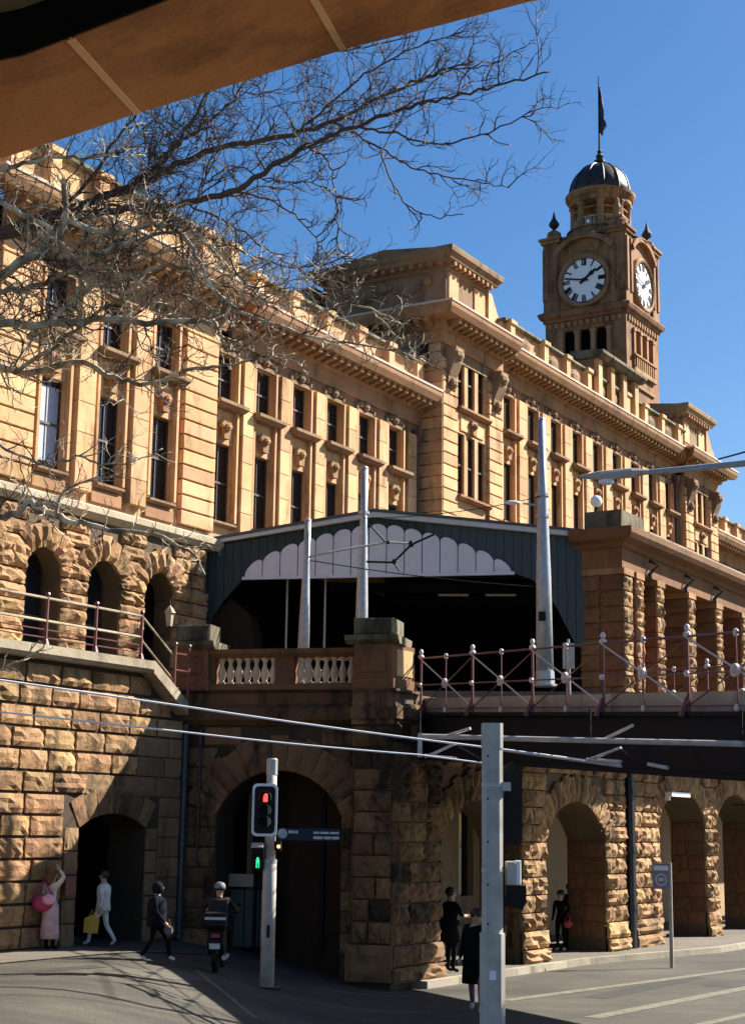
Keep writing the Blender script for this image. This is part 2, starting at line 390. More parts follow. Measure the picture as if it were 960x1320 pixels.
# ------------------------------------------------------------------ ground
def gz(X, Y=30):
    t = max(0.0, min(1.0, (0.9-X)/6.0)); t = t*t*(3-2*t)
    return 0.93*t
def ground():
    xs = [-900, -300, -100, -40, -20]+[-12+0.5*i for i in range(41)]+[12, 20, 40, 100, 300, 900]
    ys = [-300, -60, -10, 5, 15]+[20+1.0*i for i in range(31)]+[60, 90, 160, 400, 1200]
    mb = MB(); n = len(xs)
    mb.v = [(x, y, gz(x)) for y in ys for x in xs]
    mb.f = [(j*n+i, j*n+i+1, (j+1)*n+i+1, (j+1)*n+i) for j in range(len(ys)-1) for i in range(n-1)]
    o = single('road', mb, M_ROAD, WF, (0, 0, 0), kind='structure', sm=True)
ground()
# raised footpath in front of the arcade, with kerb stones
fp = MB(); fp.prism([(31.15, 17.1), (39.3, 16.9), (45.5, 15.6), (75, 14.9), (75, 24), (31.15, 24)], 0.0, 0.15, 'z')
FP = Thing('footpath', None, None, SF, (40, 17, 0), kind='structure')
FP.part('paving', fp, M_PATH)
edge = [(31.02, 17.08), (39.3, 16.88), (45.5, 15.58), (60, 15.15), (74, 14.88)]
for (xa, ya), (xb, yb) in zip(edge, edge[1:]):
    n = max(1, round((xb-xa)/1.4))
    for i in range(n):
        p = (xa+(xb-xa)*(i+.006)/n, ya+(yb-ya)*i/n); q = (xa+(xb-xa)*(i+.994)/n, ya+(yb-ya)*(i+1)/n)
        m = MB().prism([p, q, (q[0], q[1]+.2), (p[0], p[1]+.2)], -0.05, 0.158+rng.uniform(-.004, .004), 'z')
        FP.part('kerb_stone', m, M_KERB)
m = MB().prism([(30.98, 17.08), (31.15, 17.08), (31.15, 18.2), (30.98, 18.2)], -0.05, 0.157, 'z'); FP.part('kerb_stone', m, M_KERB)
# footpath against the left wall
lp = MB(); pts = []
for i in range(13):
    x = 18+i*0.9
    pts.append(x)
for i in range(12):
    for x, y in ((pts[i], 20.4), (pts[i+1], 20.4), (pts[i+1], 24.0), (pts[i], 24.0)):
        P = SF.w((x, y, 0)); lp.v.append((x, y, gz(P.x)+0.02))
    b = len(lp.v)-4; lp.f.append((b, b+1, b+2, b+3))
single('pavement', lp, M_PATH, SF, (24, 21, 0), kind='structure')
def road_line(name, a, b, w, frame=SF):
    dx, dy = b[0]-a[0], b[1]-a[1]; l = math.hypot(dx, dy); nx, ny = -dy/l*w/2, dx/l*w/2
    mb = MB(); n = 24
    for i in range(n):
        p = (a[0]+dx*i/n, a[1]+dy*i/n); q = (a[0]+dx*(i+1)/n, a[1]+dy*(i+1)/n)
        vs = []
        for (x, y) in ((p[0]-nx, p[1]-ny), (q[0]-nx, q[1]-ny), (q[0]+nx, q[1]+ny), (p[0]+nx, p[1]+ny)):
            vs.append((x, y, gz(frame.w((x, y, 0)).x)+0.006))
        o = len(mb.v); mb.v += vs; mb.f.append((o, o+1, o+2, o+3))
    return single(name, mb, M_LINE, frame, (a[0], a[1], 0), kind='structure')
road_line('road_marking', (29.9, 14.7), (60, 10.6), 0.30)
road_line('road_marking', (28.2, 12.1), (50, 10.7), 0.34)
road_line('road_marking', (26, 10.3), (48, 8.6), 0.24)
road_line('road_marking', (24.8, 18.6), (21.6, 15.0), 0.10)
road_line('road_marking', (29.4, 16.6), (27.6, 17.9), 0.10)
road_line('road_marking', (27.2, 14.9), (25.3, 16.6), 0.10)
def patch(x0, x1, y0, y1, mat):
    mb = MB(); n = 8
    for i in range(n):
        for j in range(4):
            vs = []
            for a, b in ((i, j), (i+1, j), (i+1, j+1), (i, j+1)):
                x = x0+(x1-x0)*a/n; y = y0+(y1-y0)*b/4; vs.append((x, y, gz(SF.w((x, y, 0)).x)+.004))
            o = len(mb.v); mb.v += vs; mb.f.append((o, o+1, o+2, o+3))
    single('asphalt_patch', mb, mat, SF, (x0, y0, 0), kind='structure')
M_PATCH = asphalt('fresh_asphalt', (0.020, 0.019, 0.017), (0.034, 0.031, 0.026), 0.4)
M_PATCH2 = asphalt('pale_asphalt', (0.07, 0.062, 0.047), (0.10, 0.09, 0.068), 0.4)
patch(31.5, 37.5, 13.2, 13.75, M_PATCH); patch(40, 47, 12.2, 12.9, M_PATCH2); patch(35.5, 36.3, 9.6, 12.6, M_PATCH); patch(22.2, 24.0, 17.6, 18.5, M_PATCH2); patch(19.5, 22.4, 18.7, 19.1, M_PATCH)
# manhole
P = SF.w((25.5, 17.6, 0)); mh = MB().lathe(0, 0, [(0.34, 0), (0.34, 0.012), (0.30, 0.012), (0.30, 0.008), (0.01, 0.008)], 20)
o = single('manhole_cover', mh, M_IRON, WF, (0, 0, 0), 'round iron manhole cover set in the sunlit asphalt at lower left', 'manhole'); o.location = (P.x, P.y, gz(P.x)+.004)

# ------------------------------------------------------------------ main station building
ST = Thing('station_building', 'long sandstone railway station building with rows of tall windows, cornice and parapet', 'building', SF, (48, 27, 6.7))
def win_meshes(w, h, name='window', bars=True):
    """timber sash window centred on x=0, z from 0 to h, in plane y=0"""
    m = MB(); t = 0.05
    m.box(-w/2, -w/2+t, 0, .06, 0, h); m.box(w/2-t, w/2, 0, .06, 0, h)
    m.box(-w/2+t, w/2-t, 0, .06, 0, t); m.box(-w/2+t, w/2-t, 0, .06, h-t, h)
    m.box(-w/2+t, w/2-t, -.012, .06, h*.5-.03, h*.5+.03)
    if bars: m.box(-.014, .014, .01, .05, t, h*.5-.03); m.box(-.014, .014, .01, .05, h*.5+.03, h-t)
    f = m.mesh(name); f.materials.append(M_FRAME)
    g = MB().add([(-w/2+.02, .045, .02), (w/2-.02, .045, .02), (w/2-.02, .045, h-.02), (-w/2+.02, .045, h-.02)], [(0, 1, 2, 3)]).mesh('pane'); g.materials.append(M_GLASS)
    bl = MB().box(-w/2+.07, w/2-.07, .025, .04, h*.08, h*.92).mesh('blind'); bl.materials.append(M_BLIND)
    return f, g, bl
def put_window(ms, x, y, z, blind=False):
    o = ST.inst('window', ms[0], (x, y, z))
    p = bpy.data.objects.new('pane', ms[1]); COL.objects.link(p); p.parent = o
    if blind:
        b = bpy.data.objects.new('blind', ms[2]); COL.objects.link(b); b.parent = o
    return o
WL = win_meshes(1.0, 2.3); WU = win_meshes(1.0, 1.46); WPL = win_meshes(.56, 2.3, bars=False); WPU = win_meshes(.56, 2.0, bars=False)
def sill_mesh(w, pr, h, name='sill'):
    m = MB(); m.prism([(0, 0), (-pr*.6, 0), (-pr, h*.35), (-pr, h*.75), (0, h)], -w/2, w/2, 'x')
    me = m.mesh(name); me.materials.append(M_SHADED); return me  # dark stone imitates the shaded underside of the sill
SILL = sill_mesh(1.42, .44, .24); SILL2 = sill_mesh(1.1, .2, .16)
def key_mesh():
    m = MB(); m.prism([(-.13, 0), (.13, 0), (.2, .52), (-.2, .52)], -.17, .02, 'y')
    m.blob((0, -.2, .34), (.13, .09, .12), 7, 4); m.blob((-.2, -.1, .40), (.11, .09, .1), 6, 4); m.blob((.2, -.1, .40), (.11, .09, .1), 6, 4)
    me = m.mesh('keystone'); me.materials.append(M_TRIM); return me
KEY = key_mesh()
def orn_mesh():
    m = MB(); m.box(-.5, .5, -.07, .02, .0, .12); m.blob((0, -.08, .3), (.2, .12, .2), 8, 5)
    for sx in (-1, 1):
        m.blob((sx*.33, -.06, .3), (.16, .09, .13), 7, 4); m.blob((sx*.55, -.05, .2), (.1, .07, .16), 6, 4)
    me = m.mesh('carved_ornament'); me.materials.append(M_SHADED); return me
ORN = orn_mesh()
def arch_mesh():
    """architrave: two raised jamb strips either side of a window"""
    m = MB()
    for sx in (-1, 1): m.box(sx*.565-.045, sx*.565+.045, -.14, 0, 0, 5.0)
    me = m.mesh('architrave'); me.materials.append(M_ASH); return me
ARCHI = arch_mesh()
wall_mb = MB(); 
def bays(xs, y, zo, ops):
    for k, x in enumerate(xs):
        ops.append((x-.5, x+.5, 12.0+zo, 14.3+zo)); ops.append((x-.5, x+.5, 15.52+zo, 16.98+zo))
        put_window(WL, x, y+.14, 12.0+zo, blind=(abs(x-28.75) < .2 or rng.random() < .06)); put_window(WU, x, y+.14, 15.52+zo, blind=rng.random() < .1)
        ST.inst('sill', SILL, (x, y, 15.30+zo)); ST.inst('sill', SILL2, (x, y, 11.82+zo))
        ST.inst('keystone', KEY, (x, y, 14.42+zo)); ST.inst('carved_ornament', ORN, (x, y-.01, 17.0+zo), (1.0, 1.0, .95))
        ST.inst('architrave', ARCHI, (x, y, 12.0+zo))
def pilasters(xs, w, y, zo, z0=11.6, z1=17.0):
    for x in xs:
        zs = [z0]+[z0+(z1-z0)*(i+rng.uniform(-.12, .12))/7 for i in range(1, 7)]+[z1]
        for a, b in zip(zs, zs[1:]):
            m = MB().cbox(x-w/2, x+w/2, y-.21, y, a+zo+.006, b+zo-.006, .012); ST.part('pilaster', m, M_ASH)
def cornice(x0, x1, y, zo, ret_l=True, ret_r=True, side_to=None):
    pr = [(0.02, 17.42), (-.10, 17.42), (-.14, 17.55), (-.14, 17.86), (-.30, 17.92), (-.34, 18.18), (-.84, 18.22), (-.95, 18.42), (-.98, 18.60), (.02, 18.68)]
    m = MB()
    def ring(x, sx):
        return [(x+sx*(-p[0]) if sx else x, y+p[0], p[1]+zo) for p in pr]
    a = [(x0-(max(0, -p[0]) if ret_l else 0), y+p[0], p[1]+zo) for p in pr]; b = [(x1+(max(0, -p[0]) if ret_r else 0), y+p[0], p[1]+zo) for p in pr]
    n = len(pr); m.add(a+b, [(i, (i+1) % n, n+(i+1) % n, n+i) for i in range(n)]+[tuple(range(n)), tuple(range(2*n-1, n-1, -1))])
    if ret_l and side_to:
        c = [(x0-max(0, -p[0]), y+p[0], p[1]+zo) for p in pr]; d = [(x0-max(0, -p[0]), side_to, p[1]+zo) for p in pr]
        cc = [(x0-max(0, -p[0]), y+p[0], p[1]+zo) for p in pr[:-1]]+[(x0+.02, y+.02, 18.68+zo)]
        dd = [(x0-max(0, -p[0]), side_to, p[1]+zo) for p in pr[:-1]]+[(x0+.02, side_to, 18.68+zo)]
        m.add(cc+dd, [(i, (i+1) % n, n+(i+1) % n, n+i) for i in range(n)])
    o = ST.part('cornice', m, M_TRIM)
    ST.part('frieze', MB().box(x0+.01, x1-.01, y-.035, y+.02, 17.02+zo, 17.9+zo), M_SHADED)  # dark band on the frieze imitates the shadow under the cornice
    ST.part('cornice_flashing', MB().box(x0-(.99 if ret_l else 0), x1+(.99 if ret_r else 0), y-1.0, y-.3, 18.585+zo, 18.66+zo), M_FLASH)
    if ret_l and side_to: ST.part('cornice_flashing', MB().box(x0-1.0, x0-.3, y-.3, side_to, 18.585+zo, 18.66+zo), M_FLASH)
    md = MB(); k = int((x1-x0)/.42)
    for i in range(k+1):
        x = x0+.1+(x1-x0-.2)*i/k; md.prism([(y-.33, 17.95+zo), (y-.74, 18.06+zo), (y-.78, 18.22+zo), (y-.33, 18.22+zo)], x-.1, x+.1, 'x')
    if ret_l and side_to:
        k = int((side_to-y)/.42)
        for i in range(k):
            yy = y+.2+.42*i; md.prism([(x0-.33, 17.95+zo), (x0-.74, 18.06+zo), (x0-.78, 18.22+zo), (x0-.33, 18.22+zo)], yy-.1, yy+.1, 'y')
    ST.part('modillion', md, M_TRIM, kind='stuff')
def parapet(x0, x1, y, zb, h, xs):
    m = MB().box(x0, x1, y+.14, y+.5, zb-.03, zb+h-.16); ST.part('parapet_panel', m, M_ASH)
    m = MB().prism([(y+.02, zb+h-.16), (y-.04, zb+h-.10), (y-.02, zb+h), (y+.55, zb+h), (y+.55, zb+h-.16)], x0, x1, 'x'); ST.part('coping', m, M_CAP)
    m = MB().box(x0, x1, y+.03, y+.14, zb-.03, zb+.2); ST.part('plinth', m, M_TRIM)
    for x in xs:
        m = MB().cbox(x-.2, x+.2, y-.10, y+.14, zb-.02, zb+h-.165, .015); m.prism([(y-.17, zb+h-.17), (y-.17, zb+h-.02), (y+.1, zb+h+.05), (y+.5, zb+h+.05), (y+.5, zb+h-.17)], x-.26, x+.26, 'x')
        ST.part('parapet_pier', m, M_ASH)
def banded_pier(x0, x1, y, z0, z1, ch=.43, tint=True):
    n = round((z1-z0)/ch); h = (z1-z0)/n
    for i in range(n):
        m = MB().cbox(x0, x1, y, y+.14, z0+h*i+.022, z0+h*(i+1)-.022, .018)
        ST.part('stone', m, M_ASH)
    ST.part('pier_core', MB().box(x0+.01, x1-.01, y+.1, y+.22, z0, z1), M_MORTAR)
# ---- left block, end bay and ordinary bays
ops = []; LB = [36.4+1.97*k for k in range(6)]; EB = [20.4, 22.55, 28.75, 30.93, 33.1]
YE = 26.65
bays(EB[2:], YE, 0, ops); wall_open(wall_mb, 26.6, 35.55, YE, YE+.5, 11.3, 17.5, ops)
ops2 = []; bays(EB[:2]+[24.7], 27, 0, ops2); wall_open(wall_mb, 16, 26.6, 27, 27.5, 11.3, 17.5, ops2)
ops3 = []; bays(LB, 27, 0, ops3); wall_open(wall_mb, 35.55, 48.1, 27, 27.5, 6.7, 17.5, ops3)
pilasters([29.84, 32.015], .66, YE, 0)
pilasters([37.385+1.97*k for k in range(5)]+[47.3], .54, 27, 0)
banded_pier(26.65, 28.05, YE-.14, 11.45, 17.4); banded_pier(33.95, 35.45, YE-.14, 11.45, 17.4)
cornice(26.6, 35.55, YE-.1, 0); cornice(36.53, 48.08, 27, 0, False, False); cornice(15, 25.6, 27, 0, False, False)
parapet(26.2, 35.95, YE-.35, 18.62, 1.45, [26.6, 28.0, 29.84, 32.015, 34.3, 35.65])
parapet(35.95, 48.0, 26.6, 18.62, 1.12, [37.385+1.97*k for k in range(6)])
parapet(15, 26.2, 26.6, 18.62, 1.12, [18, 20, 22, 24])
# string course under the first floor
m = MB().prism([(YE+.1, 10.95), (YE-.16, 10.95), (YE-.30, 11.1), (YE-.30, 11.25), (YE-.1, 11.34), (YE+.1, 11.34)], 16, 35.75, 'x'); ST.part('string_course', m, M_LEDGE)
for x in EB[2:]: ST.part('apron_panel', MB().cbox(x-.62, x+.62, YE-.08, YE, 11.42, 11.76, .02), M_TRIM)
# ---- rusticated ground storey with arches
ARX = [21.7, 24.0, 26.4, 28.7, 30.95, 33.2]; YG = YE-.05
ag = MB(); edges = [16.0]
for x in ARX: edges += [x-.62, x+.62]
edges.append(35.3)
for a, b in zip(edges[0::2], edges[1::2]): ag.box(a, b, YG, YG+.6, 6.7, 10.95)
for x in ARX: arch_fill(ag, x-.62, x+.62, 9.35, .62, 10.95, YG, YG+.6)
ST.part('ground_storey_wall', ag, M_MORTAR)
GW = win_meshes(1.24, 3.1)
for x in ARX:
    if x > 33: continue
    put_window(GW, x, YG+.5, 6.8)
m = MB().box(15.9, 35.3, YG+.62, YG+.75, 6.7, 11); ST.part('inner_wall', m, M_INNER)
for k, (a, b) in enumerate(zip(edges[0::2], edges[1::2])):
    if b < 26: continue
    z = 6.72; i = 0
    while z < 9.36:
        h = .375
        if b-a > 1.15: course_row(ST, U_ROCK, a-.02, b+.02, YG, z, z+h, .5, .9, .14)
        else:
            ex = .04 if i % 2 else -.03
            block(ST, U_ROCK, a-.0, b+.0, YG, z, z+h, .15)
        z += h; i += 1
    z = 9.36+.02
    # spandrel stones up to the string course
    while z < 10.9:
        lo = a-(.1 if a > 17 else 0); hi = b+(.1 if b < 35.2 else 0)
        w = .0 if z < 9.8 else (.12 if z < 10.2 else .3)
        course_row(ST, U_ROCK, lo+.18-w*.3, hi-.18+w*.3, YG, z, z+.375, .5, .8, .13)
        z += .385
for x in ARX[2:]: voussoirs(ST, x-.62, x+.62, 9.35, .62, 9, .62, YG-.012, .17, M_ROCK)
# blue door in the last arch
m = MB().box(32.6, 33.2, YG+.45, YG+.5, 6.75, 9.0); m.box(32.66, 33.15, YG+.43, YG+.45, 7.0, 7.8); m.box(32.66, 33.15, YG+.43, YG+.45, 7.95, 8.8)
door = ST.part('door', m, flat('blue_door_paint', (0.12, 0.25, 0.42), .4))
ST.part('handle', MB().tube([(33.12, YG+.40, 7.75), (33.12, YG+.40, 7.95)], .015), M_STEEL, door)
# ---- centre block
CO = 3.05; CB = [54.3+2.19*k for k in range(9)]; YC = 26.6
ops4 = []; bays(CB, YC, CO, ops4); wall_open(wall_mb, 52.85, 72.95, YC, YC+.5, 6.7, 17.5+CO, ops4)
pilasters([55.395+2.19*k for k in range(8)], .68, YC, CO)
YP = 26.15
for xa in (48.1, 72.9):
    xc = xa+2.37; opsP = []
    for q in (-1, 0, 1):
        opsP += [(xc+q*.82-.28, xc+q*.82+.28, 15.15, 17.45), (xc+q*.82-.28, xc+q*.82+.28, 18.45, 20.45)]
        put_window(WPL, xc+q*.82, YP+.10, 15.15); put_window(WPU, xc+q*.82, YP+.10, 18.45)
    wall_open(wall_mb, xa, xa+4.75, YP, YP+.5, 6.7, 20.55, opsP)
    for z in (14.95, 18.22):
        ST.part('sill', MB().prism([(YP+.01, z), (YP-.16, z), (YP-.26, z+.08), (YP-.26, z+.16), (YP+.01, z+.23)], xc-1.25, xc+1.25, 'x'), M_TRIM)
    ST.inst('keystone', KEY, (xc, YP, 17.52)); 
    m = MB().cbox(xc-.9, xc+.9, YP-.05, YP, 17.55, 18.1, .02); ST.part('apron_panel', m, M_ASH)
    banded_pier(xa, xa+1.12, YP-.12, 13.0, 19.95); banded_pier(xa+3.63, xa+4.75, YP-.12, 13.0, 19.95)
    for xq in (xa+.56, xa+4.19):       # scrolled consoles at the top of the piers
        m = MB().prism([(YP, 18.75), (YP-.16, 18.85), (YP-.2, 19.3), (YP-.42, 19.8), (YP-.5, 20.35), (YP, 20.4)], xq-.3, xq+.3, 'x')
        m.blob((xq, YP-.4, 20.1), (.36, .2, .24), 8, 5); m.blob((xq, YP-.22, 19.05), (.22, .14, .22), 8, 5)
        ST.part('console', m, M_SHADED)
    # side faces of the projecting pavilion, banded too
    if xa < 50:
        n = 16
        for i in range(n):
            m = MB().box(xa-.04, xa, YP-.1, 26.98, 13.0+.43*i+.02, 13.0+.43*(i+1)-.02); ST.part('stone', m, M_ASH)
        m = MB()
        for q in range(4): m.blob((xa-.05, 27.6+q*1.3, 20.0), (.14, .4, .26), 7, 4)
        ST.part('carved_ornament', m, M_SHADED)
    # attic
    ya = 26.4
    at_ = MB().box(xa+.85, xa+4.0, ya, ya+5.2, 21.7, 23.75); ao = ST.part('attic', at_, M_SHADED)  # attic in the darker stone, its shade put into the colour
    m = MB().box(xa+.72, xa+4.13, ya-.12, ya+5.3, 21.72, 22.35); ST.part('attic_base', m, M_SHADED)
    ST.part('panel', MB().cbox(xa+.95, xa+1.75, ya-.06, ya, 22.45, 23.5, .03), M_ASH); ST.part('panel', MB().cbox(xa+3.0, xa+3.9, ya-.06, ya, 22.45, 23.5, .03), M_ASH)
    pr = [(0, 23.5), (.10, 23.55), (.10, 23.72), (.38, 23.84), (.42, 23.98), (.52, 24.06), (.54, 24.2)]
    m = MB()
    for (pa, za), (pb, zb) in zip(pr, pr[1:]):
        a = [(xa+.85-pa, ya-pa), (xa+4.0+pa, ya-pa), (xa+4.0+pa, ya+5.2+pa), (xa+.85-pa, ya+5.2+pa)]
        b = [(xa+.85-pb, ya-pb), (xa+4.0+pb, ya-pb), (xa+4.0+pb, ya+5.2+pb), (xa+.85-pb, ya+5.2+pb)]
        m.add([(x, y, za) for x, y in a]+[(x, y, zb) for x, y in b], [(i, (i+1) % 4, 4+(i+1) % 4, 4+i) for i in range(4)])
    m.box(xa+.31, xa+4.54, ya-.54, ya+5.74, 24.2, 24.27); m.prism([(ya-.3, 24.27), (ya+2.5, 24.62), (ya+5.5, 24.27)], xa+.5, xa+4.3, 'x'); ST.part('attic_cornice', m, M_SHADED)
    md = MB()
    for i in range(9):
        x = xa+.95+i*.37; md.box(x-.08, x+.08, ya-.35, ya-.08, 23.66, 23.82)
    for i in range(13):
        y = ya+.1+i*.4; md.box(xa+.5, xa+.78, y-.08, y+.08, 23.66, 23.82)
    ST.part('modillion', md, M_TRIM, kind='stuff')
    # garland on the left face of the attic
    m = MB()
    for q in range(2):
        for i in range(7):
            a = i/6; m.blob((xa+.83, ya+.9+q*1.9+a*1.5, 23.2-.35*math.sin(math.pi*a)), (.1, .16, .13), 6, 4)
        m.blob((xa+.8, ya+.75+q*1.9, 23.2), (.14, .2, .24), 7, 4)
    ST.part('carved_garland', m, M_SHADED)
    # set-back roof step behind the attic
    ST.part('roof_step', MB().box(xa+1.0, xa+3.9, ya+5.9, ya+7.0, 21, 23.9), M_CAP)
    # scroll buttress beside the attic
    m = MB().prism([(xa+4.1, 22.3), (xa+5.3, 22.3), (xa+5.25, 22.75), (xa+4.9, 22.9), (xa+4.6, 23.3), (xa+4.4, 23.6), (xa+4.1, 23.65)], ya-.1, ya+.35, 'y'); ST.part('volute', m, M_ASH)
ST.part('wall', wall_mb, M_ASH)
# pavilion side wall above the left block, and the core of the whole range behind the windows
core = MB(); core.box(48.12, 77.6, 26.7, 38, 6.8, 21.6); core.box(16, 48.1, 27.55, 38, 6.8, 18.5); core.box(77.6, 110, 27.55, 38, 6.8, 18.5)
ST.part('inner_wall', core, M_INNER2)
m = MB().box(48.1, 48.16, 27.0, 38, 17, 21.2); ST.part('side_wall', m, M_SHADED)  # side wall darkened in colour for the shade on this face
n = 8
for i in range(n):
    m = MB().box(48.04, 48.1, 26.99, 33, 18.75+.3*i+.012, 18.75+.3*(i+1)-.012); ST.part('stone', m, M_SHADED)
cornice(48.1, 52.85, YP, CO, True, False, 33); cornice(52.86, 72.88, YC, CO, False, False); cornice(72.9, 77.6, YP, CO, True, True)
px = [53.4, 56.49, 58.68, 60.87, 65.25, 67.44, 69.63, 71.8]
parapet(52.9, 72.9, 25.95, 21.68, 1.1, px)
# raised centrepiece of the parapet
m = MB().box(61.6, 66.4, 26.0, 26.9, 22.7, 23.45); ST.part('parapet_panel', m, M_SHADED)
for x in (61.9, 63.3, 64.7, 66.1):
    m = MB().cbox(x-.22, x+.22, 25.78, 26.0, 21.72, 23.45, .02); ST.part('parapet_pier', m, M_ASH)
m = MB().prism([(27, 23.45), (25.65, 23.45), (25.45, 23.62), (25.45, 23.75), (27, 23.85)], 61.4, 66.6, 'x'); ST.part('coping', m, M_CAP)
for x in (54.9, 57.6, 59.8, 62.6, 64.0, 65.4, 66.4, 68.5, 70.7): ST.part('carved_ornament', MB().blob((x, 26.06, 22.2), (.5, .1, .28), 8, 4), M_SHADED)
# ---- right-hand lower range
RB = [79.6+1.97*k for k in range(9)]; ops5 = []; bays(RB, 27, 0, ops5); rw = wall_open(MB(), 77.6, 100, 27, 27.5, 6.7, 17.5, ops5); ST.part('wall', rw, M_ASH)
pilasters([80.585+1.97*k for k in range(8)], .54, 27, 0)
cornice(77.65, 99, 27, 0, False, False); parapet(77.6, 99, 26.6, 18.62, 1.12, [78.4+1.97*k for k in range(9)])
m = MB()
for x0, x1, z in ((16, 48, 18.55), (77.7, 100, 18.55), (48.3, 77.5, 21.62)):
    m.prism([(27.2, z), (33, z+1.0), (37.9, z)], x0, x1, 'x')
ST.part('roof', m, M_SLATE)
# red drainpipes with hoppers in the angles of the pavilions
for x, y, z0, z1 in ((47.72, 26.88, 6.9, 16.6), (72.55, 26.4, 6.9, 19.8)):
    m = MB().tube([(x, y, z0), (x, y, z1)], .075, 8); m.lathe(x, y, [(.08, z1), (.12, z1+.1), (.24, z1+.4), (.24, z1+.6), (.2, z1+.6)], 8); ST.part('drainpipe', m, M_REDPIPE)

# ------------------------------------------------------------------ clock tower
TC = (85.45, 35.45); TH = 2.55
TW = Thing('clock_tower', 'square sandstone clock tower with white dials, arcaded lantern and dark dome', 'tower', SF, (TC[0], TC[1], 20))
tx, ty = TC
TW.part('shaft', MB().box(tx-TH+.4, tx+TH-.4, ty-TH+.4, ty+TH-.4, 16, 38.2), M_TOWER)
def rotpart(name, mb, mat, **k):
    """the same piece on all four faces; built on the -x face in coordinates (out, along, z) relative to the centre"""
    for q in range(4):
        c, s_ = math.cos(q*math.pi/2), math.sin(q*math.pi/2); m = MB(); m.f = mb.f
        m.v = [(tx+c*x-s_*y, ty+s_*x+c*y, z) for x, y, z in mb.v]
        TW.part(name, m, mat, **k)
H_ = TH
m = MB(); wall_open2 = []
# skin of a face: lower plain wall, belfry openings, frieze, clock stage
m.box(-H_, -H_+.41, -H_, H_-.41, 16, 29.75); 
m.box(-H_, -H_+.41, -H_, -1.5, 29.75, 33.2); m.box(-H_, -H_+.41, 1.5, H_-.41, 29.75, 33.2); m.box(-H_, -H_+.41, -1.5, 1.5, 32.25, 33.2)
m.box(-H_+.05, -H_+.41, -H_+.05, H_-.46, 33.2, 38.2)
rotpart('wall', m, M_TOWER)
m = MB()
for y in (-1.5, -.5, .5, 1.5): m.box(-H_-.12, -H_+.2, y-.13, y+.13, 29.9, 32.2); m.box(-H_-.16, -H_+.2, y-.17, y+.17, 32.0, 32.2)
rotpart('column', m, M_TRIM)
m = MB(); m.box(-H_-.2, -H_+.2, -1.75, 1.75, 29.55, 29.8); m.box(-H_-.12, -H_, -1.6, 1.6, 28.7, 28.85); m.box(-H_-.26, -H_-.0, -1.75, 1.75, 30.5, 30.6)
for i in range(10):
    y = -1.4+i*.31; m.box(-H_-.2, -H_-.06, y-.07, y+.07, 29.8, 30.5)
rotpart('balcony', m, M_TRIM)
m = MB(); m.box(-H_+.3, -H_+.399, -1.5, 1.5, 29.8, 32.25); rotpart('opening', m, M_INNER)
pr = [(0, 32.85), (.1, 32.9), (.12, 33.05), (.28, 33.15), (.36, 33.35), (.36, 33.45), (.06, 33.62)]
m = MB()
for (pa, za), (pb, zb) in zip(pr, pr[1:]):
    a = H_+pa; b = H_+pb
    m.add([(tx-a, ty-a, za), (tx+a, ty-a, za), (tx+a, ty+a, za), (tx-a, ty+a, za), (tx-b, ty-b, zb), (tx+b, ty-b, zb), (tx+b, ty+b, zb), (tx-b, ty+b, zb)], [(i, (i+1) % 4, 4+(i+1) % 4, 4+i) for i in range(4)])
TW.part('cornice', m, M_TOWER)
m = MB()
for i in range(12): y = -2.2+i*.4; m.box(-H_-.1, -H_, y-.1, y+.1, 32.5, 32.8)
rotpart('frieze', m, M_TRIM)
# corner piers of the clock stage with caps and finials
for sx in (-1, 1):
    for sy in (-1, 1):
        cx_, cy_ = tx+sx*(H_-.42), ty+sy*(H_-.42)
        m = MB().box(cx_-.5, cx_+.5, cy_-.5, cy_+.5, 33.6, 38.0)
        for ox in (-.3, .3):
            m.box(cx_+ox-.13, cx_+ox+.13, cy_-.58, cy_+.58, 34.3, 37.6); m.box(cx_-.58, cx_+.58, cy_+ox-.13, cy_+ox+.13, 34.3, 37.6)
        TW.part('corner_pier', m, M_TOWER)
        m = MB().box(cx_-.62, cx_+.62, cy_-.62, cy_+.62, 37.85, 38.05); m.box(cx_-.72, cx_+.72, cy_-.72, cy_+.72, 38.052, 38.2); m.lathe(cx_, cy_, [(.62, 38.2), (.45, 38.42), (.4, 38.7), (.25, 38.8)], 10)
        TW.part('pier_cap', m, M_TOWER)
        if sx < 0 and sy < 0:
            m = MB().box(cx_-.1, cx_+.75, cy_-.1, cy_+.75, 38.2, 38.9); m.box(cx_-.2, cx_+.85, cy_-.2, cy_+.85, 38.9, 39.05); TW.part('corner_buttress', m, M_TOWER)
            m = MB().lathe(cx_+.3, cy_+.3, [(.3, 39.05), (.22, 39.35), (.28, 39.65), (.16, 39.95), (.14, 40.15), (.03, 40.35)], 8); TW.part('carved_figure', m, M_TRIM); continue
        m = MB().lathe(cx_, cy_, [(.16, 38.8), (.1, 38.95), (.3, 39.15), (.32, 39.3), (.2, 39.5), (.12, 39.62), (.05, 39.95), (.01, 40.1)], 10)
        TW.part('finial', m, M_LEAD)
# curved hood over the dial
m = MB(); pts = arc_pts(-1.75, 1.75, 36.9, .95, 12); outp = [(x*1.1, z+.28) for x, z in pts]
m.v = [(-H_-.28, x, z) for x, z in pts]+[(-H_-.28, x, z) for x, z in outp]+[(-H_+.1, x, z) for x, z in pts]+[(-H_+.1, x, z) for x, z in outp]
k = len(pts)
for i in range(k-1): m.f += [(i, i+1, k+i+1, k+i), (i, i+1, 2*k+i+1, 2*k+i), (k+i, k+i+1, 3*k+i+1, 3*k+i)]
rotpart('hood', m, M_TOWER)
